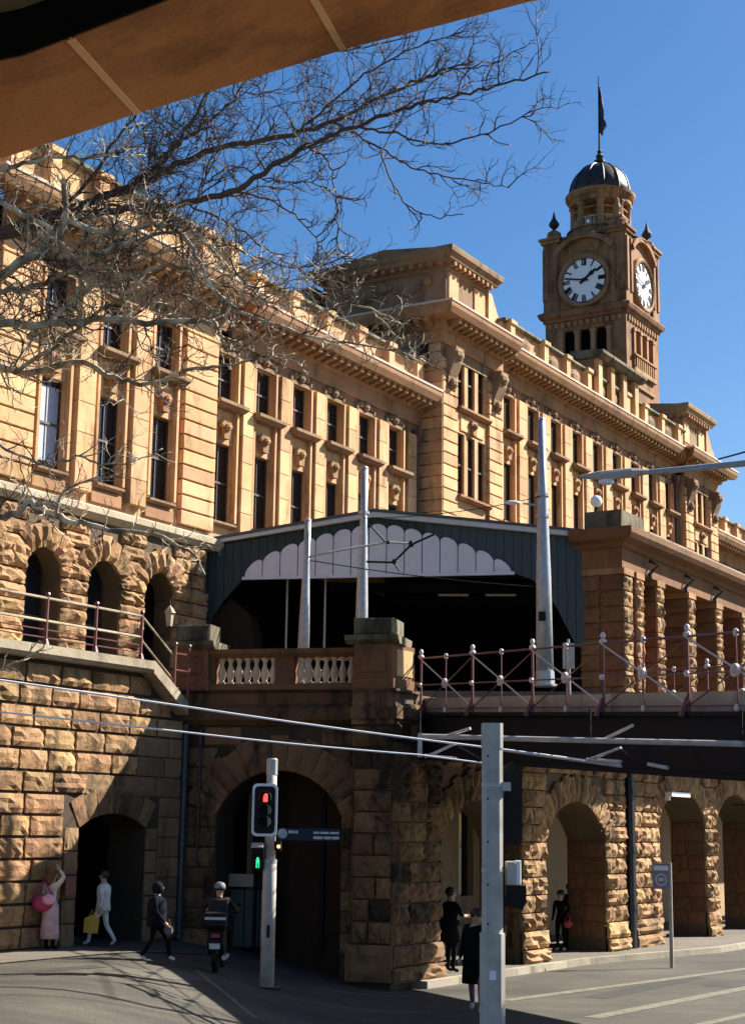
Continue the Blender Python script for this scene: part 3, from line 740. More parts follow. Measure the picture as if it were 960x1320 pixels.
# dials
Z0c = 35.22
for q in range(4):
    c, s_ = math.cos(q*math.pi/2), math.sin(q*math.pi/2)
    def rr(mb):
        n_ = MB(); n_.f = mb.f; n_.v = [(tx+c*x-s_*y, ty+s_*x+c*y, z) for x, y, z in mb.v]; return n_
    xo = -H_-.02
    m = MB(); m.tube([(xo+.05, 0, Z0c), (xo-.1, 0, Z0c)], 1.42, 40); dial = TW.part('clock_face', rr(m), M_CLOCK)
    m = MB(); n_ = 40; prof = [(1.40, xo-.02), (1.42, xo-.2), (1.55, xo-.26), (1.66, xo-.18), (1.68, xo+.1)]
    for r, x in prof:
        for j in range(n_): a = 2*math.pi*j/n_; m.v.append((x, r*math.cos(a), Z0c+r*math.sin(a)))
    for i in range(len(prof)-1):
        for j in range(n_): m.f.append((i*n_+j, i*n_+(j+1) % n_, (i+1)*n_+(j+1) % n_, (i+1)*n_+j))
    TW.part('clock_rim', rr(m), M_TRIM, dial)
    m = MB(); k_ = 48
    for r in (1.32, 1.385):
        for j in range(k_): a = 2*math.pi*j/k_; m.v.append((xo-.112, r*math.cos(a), Z0c+r*math.sin(a)))
    m.f = [(j, (j+1) % k_, k_+(j+1) % k_, k_+j) for j in range(k_)]; TW.part('minute_ring', rr(m), M_BLACK, dial)
    # on the -x face a viewer sees +y to the left: clockwise from top is towards -y
    def bar(mb, u0, v0, u1, v1, w, x=xo-.115, t=.02):
        d = Vector((u1-u0, v1-v0)); n2 = Vector((-d.y, d.x)).normalized()*w/2
        P = [(u0+n2.x, v0+n2.y), (u1+n2.x, v1+n2.y), (u1-n2.x, v1-n2.y), (u0-n2.x, v0-n2.y)]
        mb.add([(x, -a, Z0c+b) for a, b in P]+[(x-t, -a, Z0c+b) for a, b in P], [(0, 1, 2, 3), (7, 6, 5, 4), (0, 1, 5, 4), (1, 2, 6, 5), (2, 3, 7, 6), (3, 0, 4, 7)])
    NUM = ['XII', 'I', 'II', 'III', 'IIII', 'V', 'VI', 'VII', 'VIII', 'IX', 'X', 'XI']
    WD = {'I': .085, 'V': .17, 'X': .17}
    for h, s in enumerate(NUM):
        a = math.radians(h*30); rad = Vector((math.sin(a), math.cos(a))); tg = Vector((math.cos(a), -math.sin(a)))
        tot = sum(WD[ch] for ch in s); u = -tot/2; mb = MB(); r0, r1 = .90, 1.32
        for ch in s:
            w = WD[ch]; cu = u+w/2
            def P(uu, r): q_ = rad*r+tg*uu; return q_.x, q_.y
            if ch == 'I': bar(mb, *P(cu, r0), *P(cu, r1), .07)
            elif ch == 'V': bar(mb, *P(cu-.06, r1), *P(cu, r0), .055); bar(mb, *P(cu+.06, r1), *P(cu, r0), .03)
            else: bar(mb, *P(cu-.06, r1), *P(cu+.06, r0), .055); bar(mb, *P(cu+.06, r1), *P(cu-.06, r0), .03)
            u += w
        TW.part('numeral', rr(mb), M_BLACK, dial)
    am = math.radians(47*6); ah = math.radians((1+47/60)*30)
    for a, L0, w, ln in ((ah, .95, .15, 'hour_hand'), (am, 1.25, .09, 'minute_hand')):
        mb = MB(); dx, dz = math.sin(a), math.cos(a)
        xx = xo-.14 if ln == 'hour_hand' else xo-.17
        bar(mb, -dx*.3, -dz*.3, dx*L0, dz*L0, w, xx)
        if ln == 'hour_hand': bar(mb, dx*.5, dz*.5, dx*.72, dz*.72, .26, xx-.004)
        bar(mb, -dx*.1, -dz*.1, dx*.1, dz*.1, .2, xx-.006)
        TW.part(ln, rr(mb), M_BLACK, dial)
# lantern and dome
TW.part('lantern_base', MB().lathe(tx, ty, [(2.9, 38.000), (2.6, 38.193), (2.25, 38.413), (2.05, 38.660), (1.98, 38.825), (2.08, 38.852), (2.08, 38.935), (1.0, 38.946)], 32), M_TOWER)
for i in range(8):
    a = i*math.pi/4+.39; cx_, cy_ = tx+1.62*math.cos(a), ty+1.62*math.sin(a)
    m = MB().lathe(cx_, cy_, [(.3, 38.935), (.3, 39.070), (.22, 39.120), (.2, 40.420), (.28, 40.520), (.3, 40.640)], 10); TW.part('column', m, M_TRIM, sm=True)
    a2 = i*math.pi/4; m = MB()
    for da in (-.17, 0, .17): m.lathe(tx+1.62*math.cos(a2+da), ty+1.62*math.sin(a2+da), [(.07, 38.946), (.09, 39.120), (.05, 39.470), (.07, 39.580)], 6)
    p1, p2 = [(tx+1.62*math.cos(a2+d_), ty+1.62*math.sin(a2+d_)) for d_ in (-.3, .3)]
    m.tube([(*p1, 39.620), (*p2, 39.620)], .07, 6); TW.part('balustrade', m, M_LEDGE)
    m = MB().tube([(*p1, 40.220), (*p2, 40.220)], .06, 6); TW.part('transom', m, M_TRIM)
TW.part('entablature', MB().lathe(tx, ty, [(1.5, 40.600), (1.86, 40.620), (1.88, 40.870), (1.98, 40.940), (2.1, 41.120), (2.13, 41.300), (1.88, 41.380), (1.4, 41.420)], 40), M_TOWER)
TW.part('lantern_core', MB().lathe(tx, ty, [(.55, 38.935), (.55, 40.620)], 10), M_TOWER)
dp = [(1.86*math.cos(i*math.pi/18), 41.370+2.1*math.sin(i*math.pi/18)) for i in range(9)]+[(.22, 43.500)]
TW.part('dome', MB().lathe(tx, ty, [(1.80, 41.320)]+dp, 40), M_LEAD, sm=True)
for i in range(12):
    a = i*math.pi/6; m = MB().tube([(tx+(r+.02)*math.cos(a), ty+(r+.02)*math.sin(a), z) for r, z in dp], .05, 5); TW.part('dome_rib', m, M_LEAD)
TW.part('dome_finial', MB().lathe(tx, ty, [(.32, 43.400), (.2, 43.560), (.34, 43.620), (.34, 43.740), (.15, 43.820), (.25, 44.020), (.1, 44.220), (.16, 44.320), (.07, 44.470)], 12), M_LEAD)
TW.part('flagpole', MB().tube([(tx, ty, 44.220), (tx, ty, 49.320)], [.075, .035], 8), M_BLACK)
# the furled flag
m = MB(); rows = []
prof = [(49.2, .08), (48.8, .24), (48.2, .42), (47.6, .50), (47.1, .45), (46.9, .62), (46.6, .75), (46.35, .42), (46.0, .30)]
S2 = SF.rz
dirx, diry = math.cos(-S2), math.sin(-S2)
for i, (z, w) in enumerate(prof):
    for j in range(4):
        a = j/3; wob = .09*math.sin(i*1.3+j*1.7)
        m.v.append((tx+.04+dirx*w*a*.62-diry*wob, ty+diry*w*a*.62+dirx*wob, z-.4-.2*a))
for i in range(len(prof)-1):
    for j in range(3): m.f.append((i*4+j, i*4+j+1, (i+1)*4+j+1, (i+1)*4+j))
fl = single('flag', m, flat('flag_cloth', (.03, .04, .09), .8), SF, (tx, ty, 46), 'dark blue flag hanging limp from the pole on the dome', 'flag', sm=True)
so_ = fl.modifiers.new('thick', 'SOLIDIFY'); so_.thickness = .012

# ------------------------------------------------------------------ left retaining wall
YR = 22.2
RW = Thing('retaining_wall', 'rock-faced sandstone retaining wall with arched doorway and sloping stair coping', 'wall', SF, (26, 22.2, .9))
core = MB(); DX0, DX1 = 25.45, 27.6
core.box(14, DX0, YR, 23.2, .2, 6.6); core.box(DX1, 29.3, YR, 23.2, .2, 5.2); core.prism([(DX1, 5.2), (29.3, 5.2), (28.6, 5.9), (27.3, 6.6), (DX1-.3, 6.6)], YR, 23.2, 'y')
arch_fill(core, DX0, DX1, 3.28, .30, 6.6, YR, 23.2)
RW.part('wall_core', core, M_MORTARD)
ch = .43; z = .95; row = 0
while z < 6.5:
    z1 = min(z+ch, 6.6)
    hole = [(DX0-.45, DX1+.42)] if z < 3.1 else ([(DX0-.45+.0, DX1+.42)] if z < 3.72 else [])
    xr = 29.0 if z1 < 5.3 else (28.75 if z1 < 5.75 else (28.3 if z1 < 6.2 else 27.6))
    off = (row % 2)*.45
    xs_ = 24.95 if z < 3.7 else (25.6 if z < 4.1 else (27.2 if z < 5.2 else 99))
    GAPV[0] = .026; course_row(RW, U_ROCK, 15+off, min(xr, xs_), YR, z, z1, .8, 1.15, .085, 'front', hole); GAPV[0] = .008
    if xs_ < xr: course_row(RW, U_DRESS, xs_, xr, YR, z, z1, .9, 1.4, .035, 'front', hole)
    GAPV[0] = .014; 
    z = z1; row += 1
for sx0, sx1 in ((DX0-.45, DX0), (DX1, DX1+.42)):
    for i in range(5): block(RW, U_DRESS, sx0, sx1, YR, .9+.48*i, .9+.48*(i+1), .04)
voussoirs(RW, DX0, DX1, 3.28, .30, 7, .55, YR-.005, .035, M_DARKROCK)
m = MB().prism([(YR+.9, 6.6), (YR-.3, 6.6), (YR-.36, 6.68), (YR-.36, 6.86), (YR+.9, 6.88)], 14, 27.25, 'x'); RW.part('coping', m, M_LEDGE)
m = MB(); q = [(27.25, 6.6), (28.5, 5.78), (28.5, 6.06), (27.25, 6.88)]; m.prism(q, YR-.36, YR+.3, 'y'); RW.part('sloping_coping', m, M_LEDGE)
# passage behind the doorway
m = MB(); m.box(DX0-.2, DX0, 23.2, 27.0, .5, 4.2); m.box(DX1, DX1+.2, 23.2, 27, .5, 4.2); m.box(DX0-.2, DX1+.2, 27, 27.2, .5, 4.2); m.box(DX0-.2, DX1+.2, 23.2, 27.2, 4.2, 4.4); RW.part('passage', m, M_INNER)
m = MB().box(14, 29.0, 23.2, 26.6, 6.2, 6.68); RW.part('walkway', m, M_LEDGE)
m = MB().box(24.95, 25.25, YR-.17, YR-.13, 1.95, 2.3); RW.part('plaque', m, M_IRON)
# walkway railing
RL = Thing('walkway_railing', 'maroon iron railing with pale top rails along the retaining wall ledge', 'railing', SF, (25, 22.0, 6.88))
pxs = [15.6, 17.4, 19.2, 21.0, 22.4, 23.95, 25.45, 26.95]
for x in pxs:
    m = MB().tube([(x, 22.0, 6.88), (x, 22.0, 7.86)], .035, 6); m.blob((x, 22.0, 7.9), (.055, .055, .055), 6, 4); m.lathe(x, 22.0, [(.08, 6.88), (.05, 6.98), (.035, 7.0)], 6); RL.part('post', m, M_IRON)
for z in (7.82, 7.36): RL.part('rail', MB().tube([(14.5, 22.0, z), (26.95, 22.0, z)], .028, 6), M_LEDGE)  # upper rails coloured pale to stand for sun on the iron
for z in (7.18, 7.02): RL.part('rail', MB().tube([(14.5, 22.0, z), (26.95, 22.0, z)], .014, 5), M_IRON)
for z in (7.82, 7.30): RL.part('handrail', MB().tube([(26.95, 22.0, z), (28.1, 22.0, z-.75)], .024, 6), M_LEDGE)
SG = Thing('stair_gate_railing', 'short maroon iron railing at the foot of the stair beside the balustrade pillar', 'railing', SF, (28.3, 22.0, 6.1))
for x in (28.1, 28.6):
    m = MB().tube([(x, 21.95, 5.9), (x, 21.95, 7.3)], .03, 6); m.blob((x, 21.95, 7.33), (.05, .05, .05), 6, 4); SG.part('post', m, M_IRON)
for z in (6.35, 6.75, 7.12): SG.part('rail', MB().tube([(28.1, 21.95, z), (28.9, 21.95, z)], .02, 5), M_IRON)

# ------------------------------------------------------------------ abutment with the great arch
AB = Thing('bridge_abutment', 'dirty, shade-darkened sandstone bridge abutment with a wide dark arch and heavy corner pier', 'abutment', AF, (2.4, 0, .7))
a0, a1 = .72, 3.6; ZS, RI = 3.6, .98
core = MB(); core.box(-.35, a0, 0, 1.2, .2, 5.6); core.box(a1, 4.75, 0, 1.2, 0, 5.6); arch_fill(core, a0, a1, ZS, RI, 5.6, 0, 1.2)
AB.part('wall_core', core, M_MORTARD)
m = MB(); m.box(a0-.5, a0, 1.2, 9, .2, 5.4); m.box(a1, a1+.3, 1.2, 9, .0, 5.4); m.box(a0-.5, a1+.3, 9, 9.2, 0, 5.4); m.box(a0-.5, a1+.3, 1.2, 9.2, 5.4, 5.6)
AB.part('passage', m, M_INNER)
m = MB()
for y in (1.6, 3.0, 4.4): m.box(a1-.12, a1-.001, y, y+.5, .1, 4.2)
AB.part('passage_pier', m, M_REDST)
m = MB().box(a0+.02, 1.9, 3.2, 3.3, 2.0, 2.35); m.box(a0+.02, 1.95, 3.32, 3.4, .6, 4.0); AB.part('shade_front', m, M_INNER)  # shop front blackened to imitate the shade inside the arch
z = .8
while z < ZS-.05:
    h = min(.44, ZS-z); block(AB, U_RED, .03, .62, a1, z, z+h, .03, 'side'); block(AB, U_RED, .62, 1.2, a1, z, z+h, .03, 'side'); z += h
M_SHOP = flat('shop_green_grey', (.03, .042, .040), .5, 0, .3, 2); M_WARM = flat('inner_brown_panel', (.20, .10, .042), .7, 0, .3, 1.5)
for k in range(3): AB.part('shop_panel', MB().box(a0+.03+k*.36, a0+.36+k*.36, .95, 1.0, .7, 1.95), M_SHOP)
AB.part('shop_transom', MB().box(a0+.02, a0+.62, .86, .95, 2.02, 2.3), M_LEDGE)
AB.part('shop_transom', MB().box(a0+.66, a0+1.08, .9, .96, 2.02, 2.2), M_GIRDER)
for x in (a0+.64, a0+1.12): AB.part('shop_post', MB().box(x-.03, x+.03, .85, 1.0, .7, 4.2), M_GIRDER)
AB.part('inner_panel', MB().box(a1-.62, a1-.03, .95, 1.0, .6, 3.7), M_WARM)
AB.part('inner_post', MB().box(a1-.72, a1-.62, .85, 1.0, .6, 4.3), M_GIRDER)
m = MB().box(a0+.1, 1.7, 3.15, 3.19, 2.05, 2.3); AB.part('shop_sign', m, flat('pale_sign', (.25, .24, .22)))
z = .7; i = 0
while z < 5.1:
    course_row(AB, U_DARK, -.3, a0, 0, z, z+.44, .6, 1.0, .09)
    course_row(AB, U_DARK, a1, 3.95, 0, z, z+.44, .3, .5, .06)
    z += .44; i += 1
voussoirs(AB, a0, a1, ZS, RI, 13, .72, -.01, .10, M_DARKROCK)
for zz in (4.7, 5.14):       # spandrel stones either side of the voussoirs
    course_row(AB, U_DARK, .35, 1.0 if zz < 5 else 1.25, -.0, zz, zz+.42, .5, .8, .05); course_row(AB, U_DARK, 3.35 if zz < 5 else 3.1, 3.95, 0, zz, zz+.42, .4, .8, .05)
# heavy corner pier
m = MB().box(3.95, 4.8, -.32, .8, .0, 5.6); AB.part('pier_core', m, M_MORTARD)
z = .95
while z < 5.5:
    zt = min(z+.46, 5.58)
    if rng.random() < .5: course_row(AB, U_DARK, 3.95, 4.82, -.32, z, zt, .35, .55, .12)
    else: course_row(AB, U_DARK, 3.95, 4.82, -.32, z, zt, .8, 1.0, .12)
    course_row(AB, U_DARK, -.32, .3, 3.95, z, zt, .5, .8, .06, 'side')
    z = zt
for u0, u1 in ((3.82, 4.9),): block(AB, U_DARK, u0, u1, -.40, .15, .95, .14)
# string ledge
m = MB().prism([(1.2, 5.58), (-.1, 5.58), (-.22, 5.7), (-.22, 5.95), (-.05, 6.05), (-.05, 6.3), (-.2, 6.36), (1.2, 6.36)], -.45, 3.9, 'x'); AB.part('string_ledge', m, M_DARKROCK)
for g, z0_, z1_ in ((.06, 5.58, 5.7), (.14, 5.7, 5.95), (0, 5.95, 6.3), (.10, 6.3, 6.36)):
    AB.part('string_ledge', MB().prism([(3.9, -.36-g), (4.80+g, -.36-g), (5.12+g, .75), (3.9, .75)], z0_, z1_, 'z'), M_DARKROCK)
ab_top = MB().box(-.4, 4.8, 1.2, 9, 5.6, 6.3); AB.part('deck', ab_top, M_LEDGE)
# dark drainpipe in the angle with the retaining wall
m = MB().tube([(.0, -.24, .9), (.0, -.24, 5.6)], .085, 8)
for z in (1.4, 2.9, 4.4): m.lathe(.0, -.24, [(.11, z), (.11, z+.14)], 8)
single('drainpipe', m, M_PIPE, AF, (0, -.24, .9), 'dark blue drainpipe in the corner between retaining wall and great arch', 'drainpipe')
m = MB().tube([(.33, -.14, 2.5), (.33, -.14, 5.5)], .03, 6)
single('drainpipe', m, M_PIPE, AF, (.33, -.14, 2.5), 'thin dark pipe running up left of the great arch', 'drainpipe')
# balustrade on top
BA = Thing('stone_balustrade', 'carved stone balustrade with pale turned balusters between two capped pillars', 'balustrade', AF, (2, 0, 6.36))
def pillar(x0, x1, y0, y1, z0, zc, skew=0.0):
    def sk(g): return [(x0-g, y0-g), (x1+g, y0-g), (x1+g+skew, y1+g), (x0-g, y1+g)]
    m = MB().prism(sk(.05), z0, z0+.22, 'z'); m.prism(sk(0), z0+.22, zc-.32, 'z')
    p = BA.part('pillar', m, M_REDST)
    if skew:
        BA.part('side_panel', MB().prism([(x1+.012, y0+.14), (x1+.03, y0+.12), (x1+skew*.86+.03, y1-.12), (x1+skew*.86+.012, y1-.12)], z0+.3, zc-.42, 'z'), M_ASH, p)
    m = MB().cbox(x0+.14, x1-.14, y0-.03, y0, z0+.35, zc-.5, .015); BA.part('panel', m, M_REDST, p)
    m = MB().prism([(y0-.04, zc-.32), (y0-.16, zc-.24), (y0-.2, zc-.14), (y1+.2, zc-.14), (y1+.16, zc-.24), (y1+.04, zc-.32)], x0-.18, x1+.18, 'x'); BA.part('cap', m, M_CAP, p)
    m = MB().cbox(x0-.02, x1+.02, y0-.02, y1+.02, zc-.14, zc+.26, .04); BA.part('cap_block', m, M_CAP, p)
pillar(-.38, .42, -.1, .62, 6.36, 7.62)
pillar(3.92, 4.78, -.36, .62, 6.36, 7.66, .28)
m = MB().prism([(.42, 6.36), (-.05, 6.36), (-.05, 6.46), (.02, 6.52), (.38, 6.52), (.42, 6.46)], .42, 3.92, 'x'); BA.part('base_rail', m, M_REDST)
m = MB().prism([(.42, 7.12), (.02, 7.12), (-.06, 7.2), (-.06, 7.3), (.46, 7.3), (.46, 7.2)], .42, 3.92, 'x'); BA.part('top_rail', m, M_REDST)
for a, b in ((.42, .54), (1.98, 2.42), (3.8, 3.92)):
    BA.part('panel', MB().box(a, b, .03, .36, 6.52, 7.12), M_REDST)
bm = MB().lathe(0, 0, [(.085, 0), (.085, .05), (.05, .07), (.075, .14), (.095, .22), (.08, .32), (.045, .42), (.04, .48), (.06, .52), (.06, .54), (.085, .55), (.085, .6)], 12).mesh('baluster'); bm.materials.append(M_BALU)
for p in bm.polygons: p.use_smooth = True
for i in range(7):
    BA.inst('baluster', bm, (.66+i*.205, .19, 6.52)); BA.inst('baluster', bm, (2.54+i*.195, .19, 6.52))

# ------------------------------------------------------------------ street arcade
YA = 17.5
AR = Thing('street_arcade', 'rock-faced sandstone street arcade of tall arched openings under the tram bridge', 'arcade', SF, (40, 17.5, .1))
arches = [(32.2, 36.4, 3.1, .95), (37.8, 41.75, 3.15, .95), (45.8, 49.9, 3.7, .9), (50.9, 55.0, 3.7, .9), (56.0, 60.1, 3.7, .9), (61.1, 65.2, 3.7, .9)]
core = MB(); e = [30.15]
for x0, x1, zs, ri in arches: e += [x0, x1]; arch_fill(core, x0, x1, zs, ri, 6.3, YA, YA+1.1)
e.append(67)
piers = list(zip(e[0::2], e[1::2]))
for a, b in piers: core.box(a, b, YA, YA+1.1, 0, 6.3)
AR.part('wall_core', core, M_MORTAR)
for k, (a, b) in enumerate(piers):
    if a > 56: break
    us = U_DARK if k == 0 else U_ROCK
    segs = [(a, b)] if k != 2 else [(41.75, 43.15), (43.75, 45.8)]
    if k == 0: segs = [(30.05, 30.75), (30.75, 32.2)]
    zs = min([arches[j][2] for j in (k-1, k) if 0 <= j < len(arches)])
    for sa, sb in segs:
        block(AR, us, sa-.06, sb+.06, YA-.1, .12, .48, .16); block(AR, us, sa-.04, sb+.04, YA-.06, .48, .92, .16)
        z = .92
        while z < 5.9:
            h = .43
            if z < zs-.2: lo, hi = sa, sb
            else:
                lo, hi = sa, sb
                if k > 0 and sa == a: lo = a+max(0, -.0)
            course_row(AR, us, lo, hi, YA, z, z+h, .45, .85, .15); z += h
    # left-facing reveal stones of the pier (inside each arch)
for k, (x0, x1, zs, ri) in enumerate(arches[:4]):
    z = .5
    while z < zs-.1:
        h = min(.43, zs-z); n_ = 2 if k else 2
        cut = YA+rng.uniform(.4, .7); 
        block(AR, U_DARK if k == 0 else U_RED, YA+.02, cut, x1, z, z+h, .03, 'side'); block(AR, U_RED, cut, YA+1.1, x1, z, z+h, .03, 'side'); z += h  # reveals in darker stone, shade of the left-facing sides put into colour
    voussoirs(AR, x0, x1, zs, ri, 17, .72, YA-.02, .13, M_ROCK if k else M_DARKROCK, None, .028)
    xa = x0
    zt = 5.05
    for zz in (zs+ri+.72, zs+ri+1.15):
        if zz < 6: course_row(AR, U_DARK if k == 0 else U_ROCK, x0+.2, x1-.2, YA, zz, zz+.42, .6, .9, .14)
# inner wall with plaster and dark windows, vault ceiling
m = MB(); wops = []
for x0, x1, zs, ri in arches: wops.append(((x0+x1)/2+1.2, (x0+x1)/2+2.1, 1.5, 4.0))
wall_open(m, 31, 70, 21.6, 21.9, 0.1, 6.0, wops); AR.part('inner_wall', m, M_PLASTER)
for o in wops: AR.part('inner_window', MB().box(o[0], o[1], 21.8, 21.88, o[2], o[3]), M_GLASS)
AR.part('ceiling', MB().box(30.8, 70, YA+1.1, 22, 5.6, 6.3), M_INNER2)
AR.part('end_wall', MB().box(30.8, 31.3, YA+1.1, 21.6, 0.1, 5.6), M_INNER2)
m = MB().tube([(43.45, YA-.12, .15), (43.45, YA-.12, 6.0)], .13, 8)
for z in (1.2, 2.8, 4.4): m.lathe(43.45, YA-.12, [(.17, z), (.17, z+.16)], 8)
single('drainpipe', m, M_PIPE, SF, (43.45, YA-.12, .15), 'thick dark drainpipe between the rock-faced piers of the sunlit arcade', 'drainpipe')
m = MB().box(46.0, 47.6, YA-.42, YA-.2, 4.42, 4.55); m.box(46.1, 46.2, YA-.3, YA-.1, 4.3, 4.42)
single('wall_light', m, M_SIGNW, SF, (46.8, YA-.3, 4.42), 'white strip light fixed high on the sunlit arcade arch', 'light')
# hanging signs at the far arch
SGN = Thing('hanging_sign', 'pair of small dark signs hanging at the far right arcade opening', 'sign', SF, (52.4, 17.0, 2.2))
SGN.part('panel', MB().box(52.5, 53.9, 16.7, 16.76, 2.55, 2.95), M_BLACK); SGN.part('panel', MB().box(52.5, 53.9, 16.7, 16.76, 2.05, 2.45), M_BLACK)
SGN.part('bracket', MB().tube([(52.8, 16.73, 2.95), (52.8, 16.73, 4.3), (52.8, YA, 4.3)], .025, 6), M_BLACK)

# ------------------------------------------------------------------ colonnade above the arcade
YO = 16.2
CN = Thing('upper_colonnade', 'reddish rusticated stone colonnade with heavy entablature on the concourse level', 'colonnade', SF, (45, 16.2, 6.3))
CN.part('floor', MB().box(38.8, 68, YO-.15, 20, 5.95, 6.6), M_LEDGE)
pw = [(40.2, 40.78, 1.25), (41.12, 41.6, 1.1), (42.7, 43.2, 1.0), (45.3, 45.8, 1.0), (47.8, 48.3, 1.0), (50.3, 50.8, 1.0), (52.8, 53.3, 1.0), (55.3, 55.8, 1.0), (57.8, 58.3, 1.0)]
for k, (a, b, dp_) in enumerate(pw):
    CN.part('pier_core', MB().box(a+.03, b-.0, YO+.03, YO+dp_-.02, 6.6, 10.3), M_REDST)
    if k > 6: continue
    n = 8; h = 3.5/n
    for i in range(n):
        z0, z1 = 6.75+h*i, 6.75+h*(i+1)
        block(CN, U_ROCK, a, b+.03, YO+.02, z0, z1, .11)
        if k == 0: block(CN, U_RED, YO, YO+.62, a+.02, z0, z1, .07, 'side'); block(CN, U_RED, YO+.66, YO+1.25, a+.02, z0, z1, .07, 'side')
        else: block(CN, U_RED, YO, YO+dp_, a+.02, z0, z1, .05, 'side')  # sides darker than the sunward fronts, shade put into the stone colour
    m = MB().box(a-.06, b+.06, YO-.08, YO+dp_+.02, 10.25, 10.42); CN.part('capital', m, M_TRIM)
m = MB().box(40.15, 66, YO-.02, YO+1.2, 10.42, 10.95); CN.part('architrave', m, M_REDST)
m = MB().box(41.5, 66, 18.6, 18.9, 6.6, 10.9); CN.part('inner_wall', m, M_INNER)
CN.part('ceiling', MB().box(40.8, 66, YO+1.2, 18.9, 10.43, 10.9), M_INNER)
pr = [(0, 10.95), (.1, 11.0), (.14, 11.1), (.42, 11.18), (.5, 11.3), (.5, 11.4)]
m = MB()
for (pa, za), (pb, zb) in zip(pr, pr[1:]):
    a = [(40.15-pa, YO-pa), (66, YO-pa), (66, YO+1.35), (40.15-pa, YO+1.35)]; b = [(40.15-pb, YO-pb), (66, YO-pb), (66, YO+1.35), (40.15-pb, YO+1.35)]
    m.add([(x, y, za) for x, y in a]+[(x, y, zb) for x, y in b], [(i, (i+1) % 4, 4+(i+1) % 4, 4+i) for i in range(4)])
m.box(39.65, 66, YO-.5, YO+1.35, 11.4, 11.47); CN.part('cornice', m, M_REDST)
m = MB().prism([(40.3, 11.47), (42.0, 11.47), (41.9, 12.08), (40.35, 12.08)], YO+.05, YO+1.15, 'y'); CN.part('cap_block', m, M_CAP)
m = MB().box(42.05, 66, YO-.1, YO+.3, 11.47, 11.72); CN.part('coping', m, M_LEDGE)
for x in (41.3, 44.2, 46.8): CN.part('hanging_light', MB().tube([(x+.9, YO-.05, 10.4), (x+.9, YO-.05, 10.55), (x+.9, YO-.3, 10.75), (x+.9, YO-.02, 10.9)], .05, 6), M_PIPE)
GL = Thing('globe_lamp', 'white globe lamp on a short stem above the colonnade end block', 'lamp', SF, (40.6, YO+.9, 12.08))
GL.part('globe', MB().blob((40.6, YO+.9, 12.42), (.17, .17, .17), 14, 10), M_GLOBE, sm=True); GL.part('stem', MB().tube([(40.6, YO+.9, 12.08), (40.6, YO+.9, 12.28)], .04, 8), M_BLACK)

# ------------------------------------------------------------------ concourse canopy
CA = Thing('concourse_canopy', 'low gabled concourse canopy with dark green boarding and white scalloped fascia', 'canopy', CF, (5, 0, 6.6))
LC = (P1-P0).length
def roof_z(x):
    xr = 4.95
    return 11.2+(12.1-11.2)*(x/xr) if x < xr else 12.1-(12.1-11.5)*((x-xr)/(LC-xr))
low = [(-1, 6.7), (0.0, 7.2), (.3, 8.9), (.76, 9.6), (1.2, 10.1), (1.3, 10.22), (8.8, 10.36), (9.4, 10.15), (9.9, 9.6), (10.2, 9.0), (10.5, 8.35), (LC, 8.2)]
def low_z(x):
    for (a, za), (b, zb) in zip(low, low[1:]):
        if a <= x <= b: return za+(zb-za)*(x-a)/(b-a)
    return low[-1][1]
n = 46
for i in range(n):
    xa, xb = -.5+(LC+.5)*i/n, -.5+(LC+.5)*(i+1)/n-.012; zl = [low_z(xa), low_z(xb)]
    zt = [roof_z(xa)-.16, roof_z(xb)-.16]
    # boards stop at the white fascia
    m = MB().prism([(xa, zl[0]), (xb, zl[1]), (xb, zt[1]), (xa, zt[0])], -.03+(.012 if i % 2 else 0), .05, 'y')
    CA.part('board', m, M_GREEN if xa < 6.2 else M_GREY)
top = [(1.3, 10.4), (1.7, 10.75), (2.5, 11.12), (3.3, 11.38), (4.1, 11.58), (4.9, 11.74), (5.6, 11.68), (6.3, 11.52), (7.0, 11.34), (7.7, 11.08), (8.3, 10.82), (8.8, 10.5)]
def top_z(x):
    for (a, za), (b, zb) in zip(top, top[1:]):
        if a <= x <= b: return za+(zb-za)*(x-a)/(b-a)
    return 10.4
n = 15; xs = [1.32+(8.78-1.32)*i/n for i in range(n+1)]
for a, b in zip(xs, xs[1:]):
    zb0 = 10.20+.02*(a-1.3); zb1 = 10.20+.02*(b-1.3); c = (a+b)/2; w = (b-a)/2-.012; zt = top_z(c)
    poly = [(a+.012, zb0), (b-.012, zb1)]
    sh = max(.06, min(.17, zt-zb1-.05))
    lean = (top_z(min(b, 8.75))-top_z(max(a, 1.35)))*.5
    for j in range(9):
        t = math.pi*j/8; poly.append((c+w*math.cos(t), zt-sh+lean*math.cos(t)+sh*math.sin(t)))
    CA.part('scalloped_board', MB().prism(poly, -.10, -.04, 'y'), M_WHITE)
m = MB().prism([(1.25, 10.14), (8.85, 10.29), (8.85, 10.37), (1.25, 10.22)], -.13, -.03, 'y'); CA.part('fascia_trim', m, M_WHITE)
for xa, xb in ((-.5, 4.95), (4.95, LC+.1)):
    m = MB().prism([(xa, roof_z(max(0, xa))-.19), (xb, roof_z(min(LC, xb))-.19), (xb, roof_z(min(LC, xb))), (xa, roof_z(max(0, xa)))], -.22, -.06, 'y'); CA.part('bargeboard', m, M_FASCIA)
m = MB().prism([(-.2, roof_z(0)-.05), (4.95, roof_z(4.95)-.05), (LC, roof_z(LC)-.05), (LC, roof_z(LC)+.03), (4.95, roof_z(4.95)+.04), (-.2, roof_z(0)+.03)], -.25, 14, 'y'); CA.part('roof', m, M_SLATE)
m = MB(); m.box(4.0, LC+1, 9.3, 9.5, 6.4, 12); m.box(-.55, -.3, .1, 12, 6.4, 11.0); m.prism([(-.3, .3), (LC+2, .3), (LC+2, .5), (-.3, .5)], 6.4, 6.41, 'z'); CA.part('added_back_wall', m, M_INNER)  # black backing added to keep the canopy interior dark
